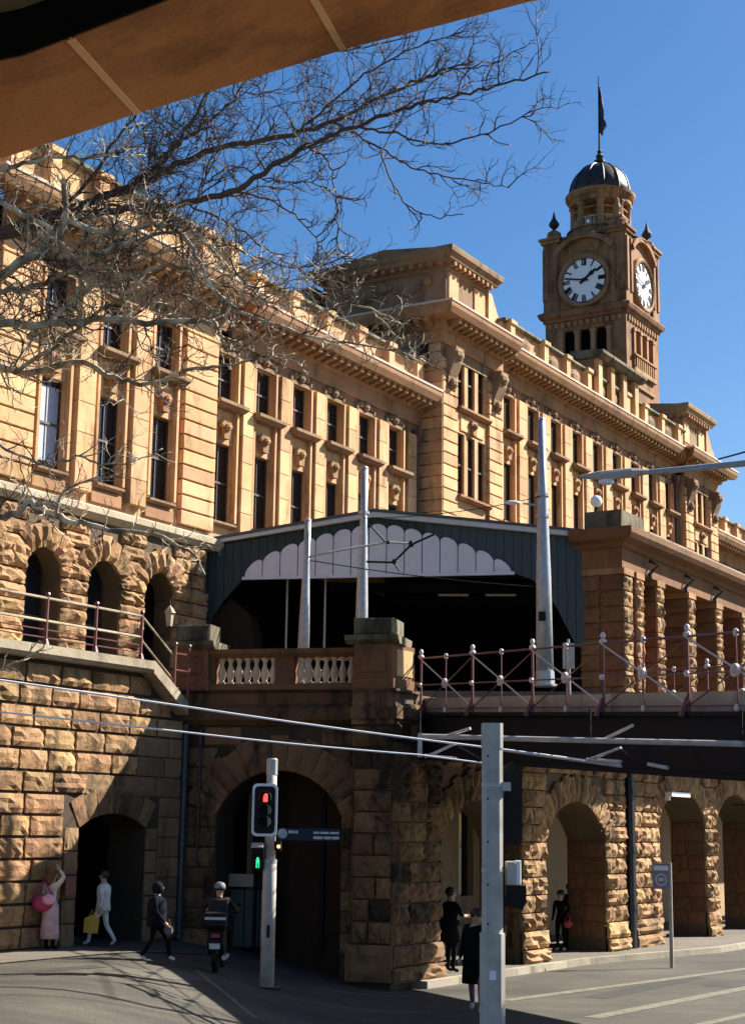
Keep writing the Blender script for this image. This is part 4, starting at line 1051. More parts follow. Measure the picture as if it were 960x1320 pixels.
CA.part('shade_front', MB().prism([(.16, .12), (5.7, 11.5), (5.5, 11.6), (.04, .2)], 6.5, 11.0, 'z'), M_INNER)  # black lining added over the facade to imitate deep shade under the canopy
CA.part('floor', MB().box(-.4, LC+2, -6.2, 14, 6.2, 6.55), M_PATH)
m = MB()
for y in (3, 6, 9): m.box(0, LC, y, y+.2, 10.7, 11.0)
CA.part('roof_truss', m, M_GIRDER)
for x in (2.35, 3.45): CA.part('hanger', MB().tube([(x, 1.2, 8.2), (x, 1.2, 10.7)], .03, 6), M_FASCIA)
CA.part('sign_board', MB().box(2.1, 3.0, 1.15, 1.25, 8.0, 8.25), M_FASCIA)
m = MB(); m.box(.2, 1.5, .5, 2.2, 6.6, 8.8); m.prism([(.2, 8.8), (1.5, 8.8), (1.35, 9.3), (.85, 9.7), (.35, 9.3)], .5, 2.2, 'y'); CA.part('kiosk', m, M_INNER2)
m = MB()
for i in range(5): m.box(3.3+i*.17, 3.42+i*.17, 1.4, 1.45, 8.05, 8.2)
CA.part('small_lamps', m, M_ROSE)
for x in (6.6, 8.0): CA.part('ceiling_light', MB().box(x, x+.9, 3, 3.12, 10.15, 10.2), M_FASCIA)
ST.part('downlight', MB().blob((36.9, 26.3, 11.0), (.05, .05, .05)), M_SIGNW)

# ------------------------------------------------------------------ tram bridge
SL = -.060; BL = 24.0; BW = 5.8
def bz(x): return SL*x
TB = Thing('tram_bridge', 'dark steel tram bridge crossing the street with deep girders and pale kerb', 'bridge', BF, (0, 0, 4.9))
def slope_box(mb, x0, x1, y0, y1, z0, z1):
    return mb.prism([(x0, z0+bz(x0)), (x1, z0+bz(x1)), (x1, z1+bz(x1)), (x0, z1+bz(x0))], y0, y1, 'y')
for y0 in (0.0, BW-.25):
    m = MB(); slope_box(m, -.6, BL, y0, y0+.25, 4.9, 5.88); slope_box(m, -.6, BL, y0-.12, y0+.37, 4.87, 4.95); slope_box(m, -.6, BL, y0-.10, y0+.35, 5.84, 5.91)
    TB.part('girder', m, M_GIRDER)
m = MB(); slope_box(m, -.6, BL, .25, BW-.25, 5.35, 5.8); TB.part('deck', m, M_GIRDER)
m = MB()
for i in range(16): x = .2+i*1.5; slope_box(m, x, x+.2, .25, BW-.25, 4.98, 5.35)
TB.part('cross_beam', m, M_GIRDER)
for y0 in (.18, BW-.43):
    m = MB(); slope_box(m, -.6, BL, y0, y0+.25, 5.88, 6.24); TB.part('kerb', m, M_KERB)
def iron_railing(y0, label, xs):
    RG = Thing('bridge_railing', label, 'railing', BF, (6, y0, 6.0), 'ornamental iron railings on the tram bridge')
    for k, x in enumerate(xs):
        z0 = 5.9+bz(x); m = MB().tube([(x, y0, z0), (x, y0, z0+1.27)], .028, 6); RG.part('post', m, M_IRON)
        m = MB().blob((x, y0, z0+1.36), (.05, .05, .065), 7, 5); m.blob((x, y0, z0+1.25), (.072, .072, .06), 7, 5); RG.part('finial', m, M_ROSE)
        RG.part('boss', MB().blob((x, y0-.03, z0+.62), (.06, .05, .06), 7, 4), M_ROSE)
        RG.part('foot', MB().tube([(x, y0-.02, z0+.25), (x, y0-.14, z0-.08)], [.03, .06], 6), M_IRON)
        if k+1 < len(xs):
            xb = xs[k+1]; xm = (x+xb)/2; zb = 5.9+bz(xb); zm = 5.9+bz(xm)
            for dz in (1.22, .62, .1): RG.part('rail', MB().tube([(x, y0, z0+dz), (xb, y0, zb+dz)], .022 if dz > 1 else .016, 5), M_IRON)
            m = MB().tube([(xm, y0, zm+.1), (xm, y0, zm+1.22)], .014, 5); RG.part('baluster_bar', m, M_IRON)
            m = MB().tube([(x, y0-.01, z0+1.2), (xb, y0-.01, zb+.12)], .017, 5); RG.part('brace', m, M_ROSE if y0 < 1 else M_IRON)
            m = MB().tube([(x, y0+.02, z0+.12), (xb, y0+.02, zb+1.2)], .014, 5); RG.part('brace', m, M_IRON)
            m = MB().disc((xm, y0-.03, zm+.64), (0, 1, 0), .105, .05, 12); m.blob((xm, y0-.06, zm+.64), (.06, .04, .06), 8, 4); RG.part('rosette', m, M_ROSE)
            m = MB().blob((xm, y0, zm+1.22), (.06, .05, .07), 7, 4); RG.part('boss', m, M_ROSE)
            m = MB().blob((xm, y0-.02, zm+.06), (.05, .045, .07), 7, 4); RG.part('boss', m, M_ROSE)
RX = [.06+2.72*k for k in range(9)]
iron_railing(-.02, 'near ornamental maroon iron railing with cream rosettes along the tram bridge', RX)
iron_railing(BW-.1, 'far iron railing of the tram bridge, smaller and partly behind the near one', RX)

# ------------------------------------------------------------------ poles, wires and arms
def mast(name, label, px0, py0, px1, py1, Y, r0, r1, group=None, zb=None, collars=(), cat='pole', mat=None, Y1=None):
    b = at(px0, py0, Y); t = at(px1, py1, Y1 or Y)
    if zb is not None:
        f = (zb-b.z)/(t.z-b.z); b = b+(t-b)*f
    th = Thing(name, label, cat, WF, tuple(b), group)
    L = t-b
    th.part('shaft', MB().tube([b, b+L*.40, b+L*.68, b+L*.72, t], [r0, r0*.86, r0*.60, r0*.52, r1], 14), mat or M_STEEL, sm=True)
    th.part('base_plate', MB().lathe(b.x, b.y, [(r0*1.35, b.z), (r0*1.35, b.z+.05), (r0*1.1, b.z+.06), (r0*1.05, b.z+.35)], 12), mat or M_STEEL)
    th.part('cap', MB().blob(t, (r1*1.1, r1*1.1, r1*.8), 10, 6), mat or M_STEEL)
    for f in collars:
        p = b+L*f; th.part('collar', MB().lathe(p.x, p.y, [(r0*.78, p.z-.035), (r0*.78, p.z+.035)], 10), mat or M_STEEL)
    return th, b, t
mast('overhead_line_pole', 'shorter galvanised line pole standing behind the stone balustrade', 391, 836, 397, 671, 38.0, .15, .08, 'overhead line poles', 6.5, (.5,))
pb_, pb0, pb1 = mast('overhead_line_pole', 'tall galvanised line pole behind the right capped pillar of the balustrade', 466, 802, 470, 604, 38.4, .17, .09, 'overhead line poles', 6.5, (.55, .8))
big, bg0, bg1 = mast('overhead_line_pole', 'tallest galvanised pole rising behind the bridge railing in front of the canopy', 702, 885, 697.5, 541, 36.6, .205, .085, 'overhead line poles', None, (.63, .71))
def poly(name, label, cat, pts, r, mat, group=None, n=6):
    m = MB().tube(pts, r, n); return single(name, m, mat, WF, tuple(Vector(pts[0])), label, cat, group)
b0 = bg0
big.part('sticker', MB().box(at(694, 795, 36.3).x, at(703, 795, 36.3).x, 36.33, 36.35, at(695, 800, 36.3).z, at(695, 788, 36.3).z), M_BLACK)
lum = Thing('pole_luminaire', 'small white luminaire on a bracket left of the tall pole', 'lamp', WF, tuple(at(697, 649, 36.6)))
lum.part('arm', MB().tube([at(698, 652, 36.6), at(674, 649, 36.6)], .025, 6), M_STEEL)
lum.part('head', MB().blob(at(660, 648, 36.6), (.2, .1, .05), 10, 6), M_SIGNW, sm=True)
# registration arm on the tall pole behind the pillar
arm = Thing('registration_arm', 'dark steel registration arm with insulators in front of the white scallops', 'bracket', WF, tuple(at(470, 706, 37.9)))
Q = lambda x, y, Y=37.9: at(x, y, Y)
arm.part('tube', MB().tube([Q(398, 718), Q(440, 709), Q(500, 699), Q(530, 701)], .028, 6), M_GPAINT)
arm.part('tube', MB().tube([Q(472, 724), Q(507, 725), Q(530, 702), Q(559, 689)], .028, 6), M_BLACK)
arm.part('strut', MB().tube([Q(478, 678), Q(497, 699)], .022, 6), M_BLACK); arm.part('strut', MB().tube([Q(507, 725), Q(515, 736)], .02, 6), M_BLACK)
arm.part('insulator', MB().blob(Q(530, 701), (.07, .07, .09), 8, 6), M_BLACK); arm.part('insulator', MB().blob(Q(508, 724), (.06, .06, .07), 8, 6), M_BLACK)
arm.part('insulator', MB().blob(Q(500, 699), (.05, .05, .05), 8, 6), M_BLACK)
def sag(a, b, s, n=14):
    return [a+(b-a)*(i/n)-Vector((0, 0, s*4*(i/n)*(1-i/n))) for i in range(n+1)]
# trolley wires crossing the street
w1a, w1b, w1c = at(-60, 868, 24), at(240, 911, 25.5), at(640, 965, 26.5)
poly('trolley_wire', 'upper pale trolley wire sweeping across the retaining wall towards the grey post', 'wire', sag(w1a, w1b, .0)+sag(w1b, w1c, .02)[1:]+[at(800, 986, 27)], .016, M_SIGNW)
w2a, w2b = at(-60, 911, 24), at(240, 944, 25.5)
poly('trolley_wire', 'lower pale trolley wire crossing in front of the great arch', 'wire', sag(w2a, w2b, 0)+sag(w2b, at(540, 973, 26.3), .02)[1:]+[at(640, 986, 26.6)], .014, M_SIGNW)
poly('overhead_wire', 'thin wire leaving the upper right corner of the roofline', 'wire', sag(at(925, 592, 34), at(1000, 570, 30), .01), .02, M_BLACK)
poly('overhead_wire', 'thin sagging cable in front of the canopy gable', 'wire', sag(at(398, 722, 38), at(702, 757, 36.6), .08), .012, M_BLACK)
poly('overhead_wire', 'thin cable running between the poles just under the canopy edge', 'wire', sag(at(470, 668, 38.2), at(697, 640, 36.5), .12), .010, M_BLACK)
# cross-span tube hanging under the bridge
span = Thing('span_tube', 'long pale span tube with steady arms hanging under the bridge behind the grey post', 'bracket', WF, tuple(at(545, 950, 29)))
T = lambda x, y, f=None: at(x, y, 29-(x-545)/415*6)
span.part('tube', MB().tube([T(541, 949), T(700, 953), T(958, 959)], .045, 8), M_GPAINT)
span.part('end_bracket', MB().box(T(538, 950).x, T(544, 950).x, 28.98, 29.06, T(541, 976).z, T(541, 945).z), M_STEEL)
span.part('tube', MB().tube([T(648, 967), T(720, 977), T(800, 988)], .022, 6), M_GPAINT)
for x0, y0, x1, y1 in ((586, 959, 548, 976), (800, 964, 756, 980)): span.part('steady_arm', MB().tube([T(x0, y0), T(x1, y1)], .025, 6), M_STEEL)
for x0, y0, x1, y1 in ((570, 950, 606, 939), (780, 952, 815, 935)): span.part('steady_arm', MB().tube([T(x0, y0), T(x1, y1)], .028, 6), M_STEEL)
for x0, y0, x1, y1 in ((590, 962, 618, 978), (800, 966, 832, 992)): span.part('steady_arm', MB().tube([T(x0, y0), T(x1, y1)], .016, 6), M_GIRDER)
for x0, y0, x1, y1 in ((548, 974, 588, 978), (756, 979, 800, 982), (835, 985, 860, 990)): span.part('contact_arm', MB().tube([T(x0, y0), T(x1, y1)], .03, 6), M_STEEL)
for x in (541, 760, 955): span.part('hanger', MB().tube([T(x, 950+(x-541)*.022), T(x, 915)], .02, 6), M_GIRDER)
# street lamp on a long bracket reaching in from the right
SLM = Thing('street_lamp', 'grey street lamp on a long outreach arm entering from the right edge', 'street lamp', WF, (at(1035, 900, 30).x, 30, 5.2))
bx_ = at(1035, 900, 30).x
SLM.part('pole', MB().tube([(bx_, 30, 5.2), (bx_, 30, at(1035, 590, 30).z)], [.12, .08], 10), M_STEEL)
SLM.part('arm', MB().tube([(bx_, 30, at(1035, 590, 30).z), at(960, 597, 30), at(900, 603, 30), at(830, 609, 30)], [.07, .07, .065, .05], 8), M_STEEL)
h0, h1 = at(835, 608, 30), at(746, 615, 30)
SLM.part('head', MB().tube([h0, h0+(h1-h0)*.25, h0+(h1-h0)*.7, h1], [.05, .10, .09, .03], 10), M_GPAINT)
SLM.part('diffuser', MB().blob(at(781, 621, 30), (.16, .09, .07), 10, 6), M_SIGNW, sm=True)
# white sign back on the bridge walkway
WS = Thing('walkway_sign', 'pale rectangular sign on a thin post behind the bridge railing', 'sign', WF, tuple(at(733, 886, 37)))
WS.part('panel', MB().box(at(725, 845, 37).x, at(740, 845, 37).x, 36.98, 37.02, at(733, 862, 37).z, at(733, 829, 37).z), M_GPAINT)
WS.part('post', MB().tube([at(734, 900, 37.05), at(732, 824, 37.05)], .03, 6), M_STEEL)

# grey post in the foreground
fpz = at(634, 935, 18); GPX = fpz.x
GP = Thing('signal_post', 'light grey tapered signal post with thicker lower sleeve in the foreground', 'post', WF, (GPX, 18, 0))
def octo(mb, x, y, rx, ry, z0, z1, c=.35):
    p = [(x-rx, y-ry*(1-c)), (x-rx*(1-c), y-ry), (x+rx*(1-c), y-ry), (x+rx, y-ry*(1-c)), (x+rx, y+ry*(1-c)), (x+rx*(1-c), y+ry), (x-rx*(1-c), y+ry), (x-rx, y+ry*(1-c))]
    return mb.prism(p, z0, z1, 'z')
zsl = at(634, 1203, 18).z
GP.part('shaft', octo(MB(), GPX, 18, .112, .112, 0, fpz.z-.0), M_GPAINT)
GP.part('cap', octo(MB(), GPX, 18, .116, .116, fpz.z-.26, fpz.z+.02, .3), M_GPAINT)
GP.part('sleeve', octo(MB(), GPX, 18, .132, .132, 0, zsl), M_GPAINT)
GP.part('seam', MB().box(GPX-.062, GPX-.05, 17.88, 17.892, zsl, fpz.z-.3), M_STEEL)
GP.part('clamp', MB().box(GPX+.10, GPX+.2, 17.9, 18.05, at(640, 1016, 18).z-.03, at(640, 1012, 18).z+.03), M_STEEL)
for y in (975, 1030, 1085, 1140, 1190):
    p = at(634, y, 18); GP.part('bolt', MB().blob((GPX-.056, 17.876, p.z), (.012, .008, .012), 6, 4), M_GIRDER)
GP.part('band', octo(MB(), GPX, 18, .118, .118, at(634, 1012, 18).z-.02, at(634, 1012, 18).z+.02), M_STEEL)
GP.part('band', octo(MB(), GPX, 18, .118, .118, at(634, 1122, 18).z-.015, at(634, 1122, 18).z+.015), M_STEEL)
GP.part('cable', MB().tube([(GPX+.118, 17.98, at(634, 1120, 18).z), (GPX+.13, 17.97, at(634, 1160, 18).z), (GPX+.14, 17.97, at(634, 1206, 18).z)], .010, 5), M_BLACK)
GP.part('sticker', MB().box(GPX-.04, GPX+.03, 17.864, 17.8675, at(634, 1262, 18).z, at(634, 1250, 18).z), M_SIGNW)
SG1 = Thing('traffic_signal', 'black traffic signal head seen edge-on at the right of the grey post', 'traffic light', WF, (GPX+.32, 18.1, 2))
def zz(y): return at(660, y, 18.1).z
m = MB(); xa, xb = at(649, 1030, 18.1).x, at(672, 1030, 18.1).x
m.prism([(xa, zz(1088)), (xb-.03, zz(1090)), (xb, zz(1083)), (xb, zz(998)), (xb-.04, zz(987)), (xa+.09, zz(982)), (xa, zz(990))], 18.05, 18.12, 'y'); SG1.part('backboard', m, M_BLACK)
for y in (1005, 1036, 1067): SG1.part('visor', MB().tube([(xb-.09, 18.12, zz(y)), (xb-.07, 18.36, zz(y)-.02)], [.085, .09], 10), M_BLACK)
SG1.part('housing', MB().cbox(xa+.04, xb-.04, 18.12, 18.26, zz(1084), zz(992), .02), M_BLACK)
SG2 = Thing('pedestrian_signal', 'pale grey box above a black pedestrian signal on the right of the grey post', 'signal', WF, (GPX+.3, 18.1, 2))
SG2.part('control_box', MB().cbox(at(652, 1120, 18).x, at(664, 1120, 18).x, 17.95, 18.12, zz(1140), zz(1110), .01), M_GPAINT)
SG2.part('box_side', MB().cbox(at(664, 1120, 18).x, at(671, 1120, 18).x, 17.97, 18.1, zz(1140), zz(1109), .008), M_SIGNW)
m = MB().prism([(at(648, 0, 18).x, zz(1168)), (at(668, 0, 18).x, zz(1172)), (at(672, 0, 18).x, zz(1160)), (at(672, 0, 18).x, zz(1141)), (at(650, 0, 18).x, zz(1141))], 17.98, 18.2, 'y'); SG2.part('housing', m, M_BLACK)

# pedestrian crossing signal pole at the left
TY = 28.9; tb = at(344, 1272, TY); tt = at(351, 979, TY)
TP = Thing('signal_pole', 'slim pale grey pole carrying the red signal before the great arch', 'pole', WF, tuple(tb))
mid = at(348, 1110, TY)
TP.part('sleeve', MB().tube([tb, tb+(mid-tb)*.98, mid], [.125, .12, .095], 14), M_GPAINT, sm=True)
TP.part('shaft', MB().tube([mid-(mid-tb)*.05, tt], [.095, .09], 14), M_GPAINT, sm=True)
TP.part('cap', MB().tube([tt-Vector((0, 0, .28)), tt, tt+Vector((0, 0, .02))], [.1, .1, .08], 14), M_STEEL)
TP.part('hatch', MB().box(tb.x-.02, tb.x+.03, TY-.14, TY-.11, at(345, 1208, TY).z, at(345, 1192, TY).z), M_GIRDER)
TP.part('clamp', MB().lathe(mid.x, TY, [(.125, mid.z-.03), (.125, mid.z+.03)], 12), M_STEEL)
TS = Thing('traffic_signal', 'three-lens traffic signal with white border showing red on the slim pole', 'traffic light', WF, tuple(at(341, 1076, TY-.2)))
ys = TY-.16
X = lambda px: at(px, 1040, ys).x
Z = lambda py: at(341, py, ys).z
def rrect(x0, x1, z0, z1, r, n=4):
    p = []
    for cx_, cz_, a0_ in ((x1-r, z1-r, 0), (x0+r, z1-r, 90), (x0+r, z0+r, 180), (x1-r, z0+r, 270)):
        for i in range(n+1): a = R_(a0_+90*i/n); p.append((cx_+r*math.cos(a), cz_+r*math.sin(a)))
    return p
TS.part('border', MB().prism(rrect(X(325), X(357.5), Z(1078), Z(1010), .09), ys, ys+.03, 'y'), M_SIGNW)
TS.part('backboard', MB().prism(rrect(X(328), X(354.5), Z(1074.5), Z(1013.5), .07), ys-.012, ys+.001, 'y'), M_BLACK)
TS.part('housing', MB().cbox(X(333), X(352), ys+.03, ys+.17, Z(1070), Z(1018), .02), M_BLACK)
for k, y in enumerate((1028, 1045, 1060)):
    c = Vector((X(342), ys-.02, Z(y)))
    ln = TS.part('lens', MB().disc(c, (0, 1, 0), .098, .02, 18), M_LENS)
    # hooded visor: upper half tube
    m = MB(); n = 10
    for yy in (0, -.2):
        for j in range(n+1):
            a = R_(-25+230*j/n); m.v.append((c.x+.112*math.cos(a), c.y+yy-(.0), c.z+.112*math.sin(a)))
    for j in range(n): m.f.append((j, j+1, n+2+j, n+1+j))
    v_ = TS.part('visor', m, M_BLACK); so2 = v_.modifiers.new('thick', 'SOLIDIFY'); so2.thickness = .008
    if k == 0:
        TS.part('red_symbol', MB().blob((c.x+.01, c.y-.012, c.z+.035), (.035, .008, .035), 8, 5).box(c.x-.035, c.x+.04, c.y-.02, c.y-.008, c.z-.075, c.z+.02), M_RED, ln)
    else:
        m = MB(); n = 10
        for j in range(n+1):
            a = R_(-60+140*j/n); m.v += [(c.x+.09*math.cos(a), c.y-.013, c.z+.09*math.sin(a)), (c.x+(.09-.042*math.sin(math.pi*j/n))*math.cos(a), c.y-.013, c.z+.09*math.sin(a)*.92)]
        for j in range(n): m.f.append((2*j, 2*j+2, 2*j+3, 2*j+1))
        TS.part('painted_glint', m, M_FASCIA, ln)  # pale crescent shape stands in for light catching the rim
PS = Thing('pedestrian_signal', 'small black pedestrian signal showing green below the red traffic signal', 'signal', WF, tuple(at(333, 1120, TY-.15)))
PS.part('housing', MB().cbox(X(325), X(341), TY-.12, TY+.1, Z(1121), Z(1086), .02), M_BLACK)
PS.part('hood', MB().prism([(TY-.12, Z(1092)), (TY-.32, Z(1093)), (TY-.32, Z(1091)), (TY-.12, Z(1086.5))], X(326), X(341), 'x'), M_GPAINT)
PS.part('hood', MB().prism([(TY-.12, Z(1104)), (TY-.28, Z(1105)), (TY-.28, Z(1104)), (TY-.12, Z(1101))], X(326), X(341), 'x'), M_BLACK)
gm = MB().blob((X(334), TY-.13, Z(1106.5)), (.022, .01, .022), 8, 5); gx, gz0 = X(334), Z(1119)
gm.box(gx-.03, gx+.03, TY-.135, TY-.122, Z(1113), Z(1108)); gm.box(gx-.03, gx-.008, TY-.135, TY-.122, gz0, Z(1113)); gm.box(gx+.01, gx+.03, TY-.135, TY-.122, gz0, Z(1113))
PS.part('green_figure', gm, M_GRN)
PB = Thing('side_signal', 'small amber-lit signal head on the right side of the slim pole', 'signal', WF, tuple(at(358, 1095, TY)))
PB.part('housing', MB().cbox(X(354), X(363), TY-.06, TY+.1, Z(1096), Z(1084), .015), M_BLACK); PB.part('lens', MB().disc((X(360), TY-.07, Z(1091)), (0, 1, 0), .032, .02, 10), M_AMB)
# blue direction sign
DS = Thing('direction_sign', 'dark blue finger sign with round white symbol right of the slim pole', 'sign', WF, tuple(at(360, 1078, TY)))
XD = lambda px: at(px, 1076, TY-.05).x
zt_, zb_ = at(400, 1068, TY).z, at(400, 1083.5, TY).z
DS.part('panel', MB().prism(rrect(XD(357), XD(438), zb_, zt_, .03), TY-.06, TY-.03, 'y'), M_SIGNB)
c = Vector((XD(364.5), TY-.065, (zt_+zb_)/2+.01))
DS.part('symbol', MB().disc(c, (0, 1, 0), .085, .012, 18), flat('sign_pale_blue', (.26, .33, .40), .5))
def dash(x0, x1, y0, y1): DS.part('text_line', MB().box(XD(x0), XD(x1), TY-.066, TY-.061, at(400, y1, TY).z, at(400, y0, TY).z), M_FASCIA)
dash(372, 376, 1070.5, 1074.5); dash(377, 380, 1071, 1074.5); dash(381, 384, 1071, 1074.5); dash(404, 412, 1072, 1074.8); dash(413, 424, 1072, 1074.8); dash(425.5, 437, 1072, 1074.8); dash(404, 416, 1078, 1081.5); dash(417.5, 427, 1078, 1081.5); dash(428, 437, 1078, 1081.5)
DS.part('bracket', MB().tube([(XD(352), TY, (zt_+zb_)/2), (XD(360), TY-.03, (zt_+zb_)/2)], .02, 6), M_STEEL)
# bus stop sign
P = at(865.5, 1248, 41.57); SP = Thing('stop_sign', 'stop sign on a slim grey pole at the kerb with a circular symbol', 'sign', WF, (P.x, P.y, 0))
SP.part('pole', MB().tube([(P.x, P.y, 0), (P.x, P.y, at(865, 1112, 41.57).z)], .05, 8), M_GPAINT)
bx0, bx1 = at(840.5, 1120, 41.5).x, at(862, 1120, 41.5).x; z_ = lambda y: at(852, y, 41.5).z
pn = SP.part('panel', MB().box(bx0, bx1, 41.5, 41.53, z_(1146), z_(1113)), M_SIGNP)
SP.part('header', MB().box(bx0+.03, bx1-.03, 41.49, 41.502, z_(1122), z_(1116)), M_SIGNW, pn)
m = MB(); c = ((bx0+bx1)/2, 41.494, z_(1134)); n = 24
for r in (.155, .115):
    for j in range(n): a = 2*math.pi*j/n; m.v.append((c[0]+r*math.cos(a), c[1], c[2]+r*math.sin(a)))
m.f = [(j, (j+1) % n, n+(j+1) % n, n+j) for j in range(n)]; SP.part('ring', m, M_FASCIA, pn)
SP.part('symbol', MB().box(c[0]-.07, c[0]+.07, 41.49, 41.5, c[2]-.035, c[2]+.045), M_FASCIA, pn)
# lantern in the left arch
lp_ = SF.w((32.98, 25.9, 8.6)); LN = Thing('wall_lantern', 'pale glass lantern hanging in the arch above the blue door', 'lantern', SF, (32.98, 26.0, 8.75))
LN.part('glass', MB().lathe(32.98, 26.0, [(.08, 8.5), (.115, 8.85)], 6), M_LEDGE); LN.part('cap', MB().lathe(32.98, 26.0, [(.16, 8.85), (.1, 8.95), (.02, 9.05)], 6), M_LEDGE); LN.part('bracket', MB().tube([(32.98, 26.0, 9.05), (32.98, 26.0, 9.2), (32.98, 26.5, 9.2)], .02, 6), M_BLACK)
LN.part('post', MB().tube([(32.98, 26.0, 8.5), (32.98, 26.1, 8.3), (32.98, 26.5, 8.3)], .02, 6), M_BLACK)

# ------------------------------------------------------------------ overhead bridge edge above the viewer
OB = Thing('overhead_arch', 'brown sandstone arch edge with pale joints crossing overhead at upper left', 'arch', WF, tuple(at(200, 140, 4.0)))
outer = [(-420, 330), (-200, 270), (0, 205), (90, 176), (178, 146), (310, 106), (442, 64), (566, 33), (690, 0), (850, -36), (1000, -66)]
inner = [(-470, 215), (-250, 160), (-40, 88), (30, 73), (91, 50), (235, -6), (372, -58), (500, -100), (620, -145), (780, -185), (930, -220)]
Oo = [at(x, y, 4.0+.0012*(500-x)*0) for x, y in outer]; Ii = [at(x, y, 3.25) for x, y in inner]
def ring_stone(i0, i1, name='stone', mat=M_BEAM, sh=.004):
    m = MB(); o = Oo[i0:i1+1]; q = Ii[i0:i1+1]; up = Vector((0, 0, .55)); n = len(o)
    d0 = (o[-1]-o[0]).normalized()*sh
    oo = [o[0]+d0]+o[1:-1]+[o[-1]-d0]; qq = [q[0]+d0]+q[1:-1]+[q[-1]-d0]
    m.v = [tuple(p) for p in oo+qq+[p+up for p in oo]+[p+up for p in qq]]
    for i in range(n-1): m.f += [(i, i+1, n+i+1, n+i), (2*n+i, 2*n+i+1, 3*n+i+1, 3*n+i), (i, i+1, 2*n+i+1, 2*n+i), (n+i, n+i+1, 3*n+i+1, 3*n+i)]
    m.f += [(0, n, 3*n, 2*n), (n-1, 2*n-1, 4*n-1, 3*n-1)]
    OB.part(name, m, mat)
for a, b in ((0, 2), (2, 4), (4, 6), (6, 8), (8, 10)): ring_stone(a, b)
for i in (2, 4, 6, 8):       # mortar in the joints, a little proud
    p, q = Oo[i], Ii[i]; d0 = (Oo[i+1]-Oo[i-1]).normalized()*.009; dn = Vector((0, .0, -.003))
    if i == 2: continue
    m = MB(); vs = [p-d0+dn, p+d0+dn, q+d0+dn, q-d0+dn]; m.v = [tuple(v) for v in vs]+[tuple(v+Vector((0, 0, .3))) for v in vs]; m.f = [(0, 1, 2, 3), (4, 5, 6, 7), (0, 1, 5, 4), (1, 2, 6, 5), (2, 3, 7, 6), (3, 0, 4, 7)]
    OB.part('joint', m, M_JOINT)
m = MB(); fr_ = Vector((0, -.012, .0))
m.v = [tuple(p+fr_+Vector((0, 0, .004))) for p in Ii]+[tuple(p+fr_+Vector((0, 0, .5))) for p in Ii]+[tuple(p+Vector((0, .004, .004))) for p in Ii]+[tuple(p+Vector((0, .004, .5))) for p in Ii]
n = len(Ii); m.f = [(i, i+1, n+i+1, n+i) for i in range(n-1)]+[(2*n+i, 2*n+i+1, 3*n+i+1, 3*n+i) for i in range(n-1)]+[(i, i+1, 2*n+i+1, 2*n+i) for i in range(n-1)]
OB.part('recess_shade', m, M_INNER)  # black strip imitates the shadow in the recess behind the arch stones
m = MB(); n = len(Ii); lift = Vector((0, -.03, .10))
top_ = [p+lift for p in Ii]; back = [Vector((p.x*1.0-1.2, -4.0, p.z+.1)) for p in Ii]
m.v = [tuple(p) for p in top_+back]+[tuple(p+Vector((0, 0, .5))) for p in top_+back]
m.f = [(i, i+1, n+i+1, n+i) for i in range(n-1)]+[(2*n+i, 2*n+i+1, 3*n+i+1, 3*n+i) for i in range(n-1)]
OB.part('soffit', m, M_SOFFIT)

# ------------------------------------------------------------------ bare plane tree
TR = Thing('bare_tree', 'leafless plane tree with pale lower limbs spreading in from the left', 'tree', WF, (-9.2, 24.0, gz(-9.2)))
trng = random.Random(11)
TWV = MB(); TWP = MB(); TW_ = [TWV]
def jit(s): return Vector((trng.uniform(-s, s), trng.uniform(-s, s), trng.uniform(-s, s)))
def smooth_path(pts, n):
    out = []
    P = [pts[0]]+list(pts)+[pts[-1]]
    for k in range(1, len(P)-2):
        for i in range(n):
            t = i/n; a, b, c, d = P[k-1], P[k], P[k+1], P[k+2]
            out.append(0.5*((2*b)+(c-a)*t+(2*a-5*b+4*c-d)*t*t+(3*b-a-3*c+d)*t**3))
    out.append(P[-2]); return out
def twig(p, d, length, r, lvl):
    n = max(3, int(length/.10)); pts = [p]; dd = d.normalized()
    for i in range(n):
        dd = (dd+jit(.46)+Vector((0, 0, .05))).normalized(); pts.append(pts[-1]+dd*length/n)
    TW_[0].tube(pts, [r*(1-.6*i/n) for i in range(n+1)], 4 if r > .012 else 3, False)
    if lvl > 0:
        for i in range(1, n+1):
            for rep in range(1):
                if trng.random() < .80:
                    side = dd.cross(jit(1)).normalized(); nd = (dd*.75+side*.8+Vector((0, 0, .1))).normalized()
                    twig(pts[i], nd, length*trng.uniform(.35, .62), r*.6, lvl-1)
    else:
        pass
DENS = 4.4
def limb(pxs, r0, r1, dens=2.2, tl=1.0, lvl=2, label=None, start=0.0, mat=None):
    pts = smooth_path([at(x, y, Y) for x, y, Y in pxs], 6); r0 *= (.78 if mat is M_TWIG else .95)
    pts = [p+jit(.03) for p in pts]
    k = len(pts); rs = [r0+(r1-r0)*i/(k-1) for i in range(k)]
    TR.part('limb', MB().tube(pts, rs, 7), mat or M_BARK, label=label, sm=True)
    for i in range(1, k):
        seg = (pts[i]-pts[i-1])
        m_ = seg.length*dens*DENS*(.55 if mat is M_TWIG else 1); cnt = int(m_)+(trng.random() < m_-int(m_))
        for _ in range(cnt):
            if i/k < start: continue
            TW_[0] = TWV if (mat is M_TWIG or trng.random() < .45) else TWP
            p = pts[i-1]+seg*trng.random(); t = seg.normalized()
            side = t.cross(jit(1)).normalized()
            twig(p, t*.55+side*.8+Vector((0, 0, .12)), tl*trng.uniform(.4, 1.25)*(1-.35*i/k)*(1.35 if mat is M_TWIG else 1), max(.0125, min(.019, rs[i]*.36)), lvl)
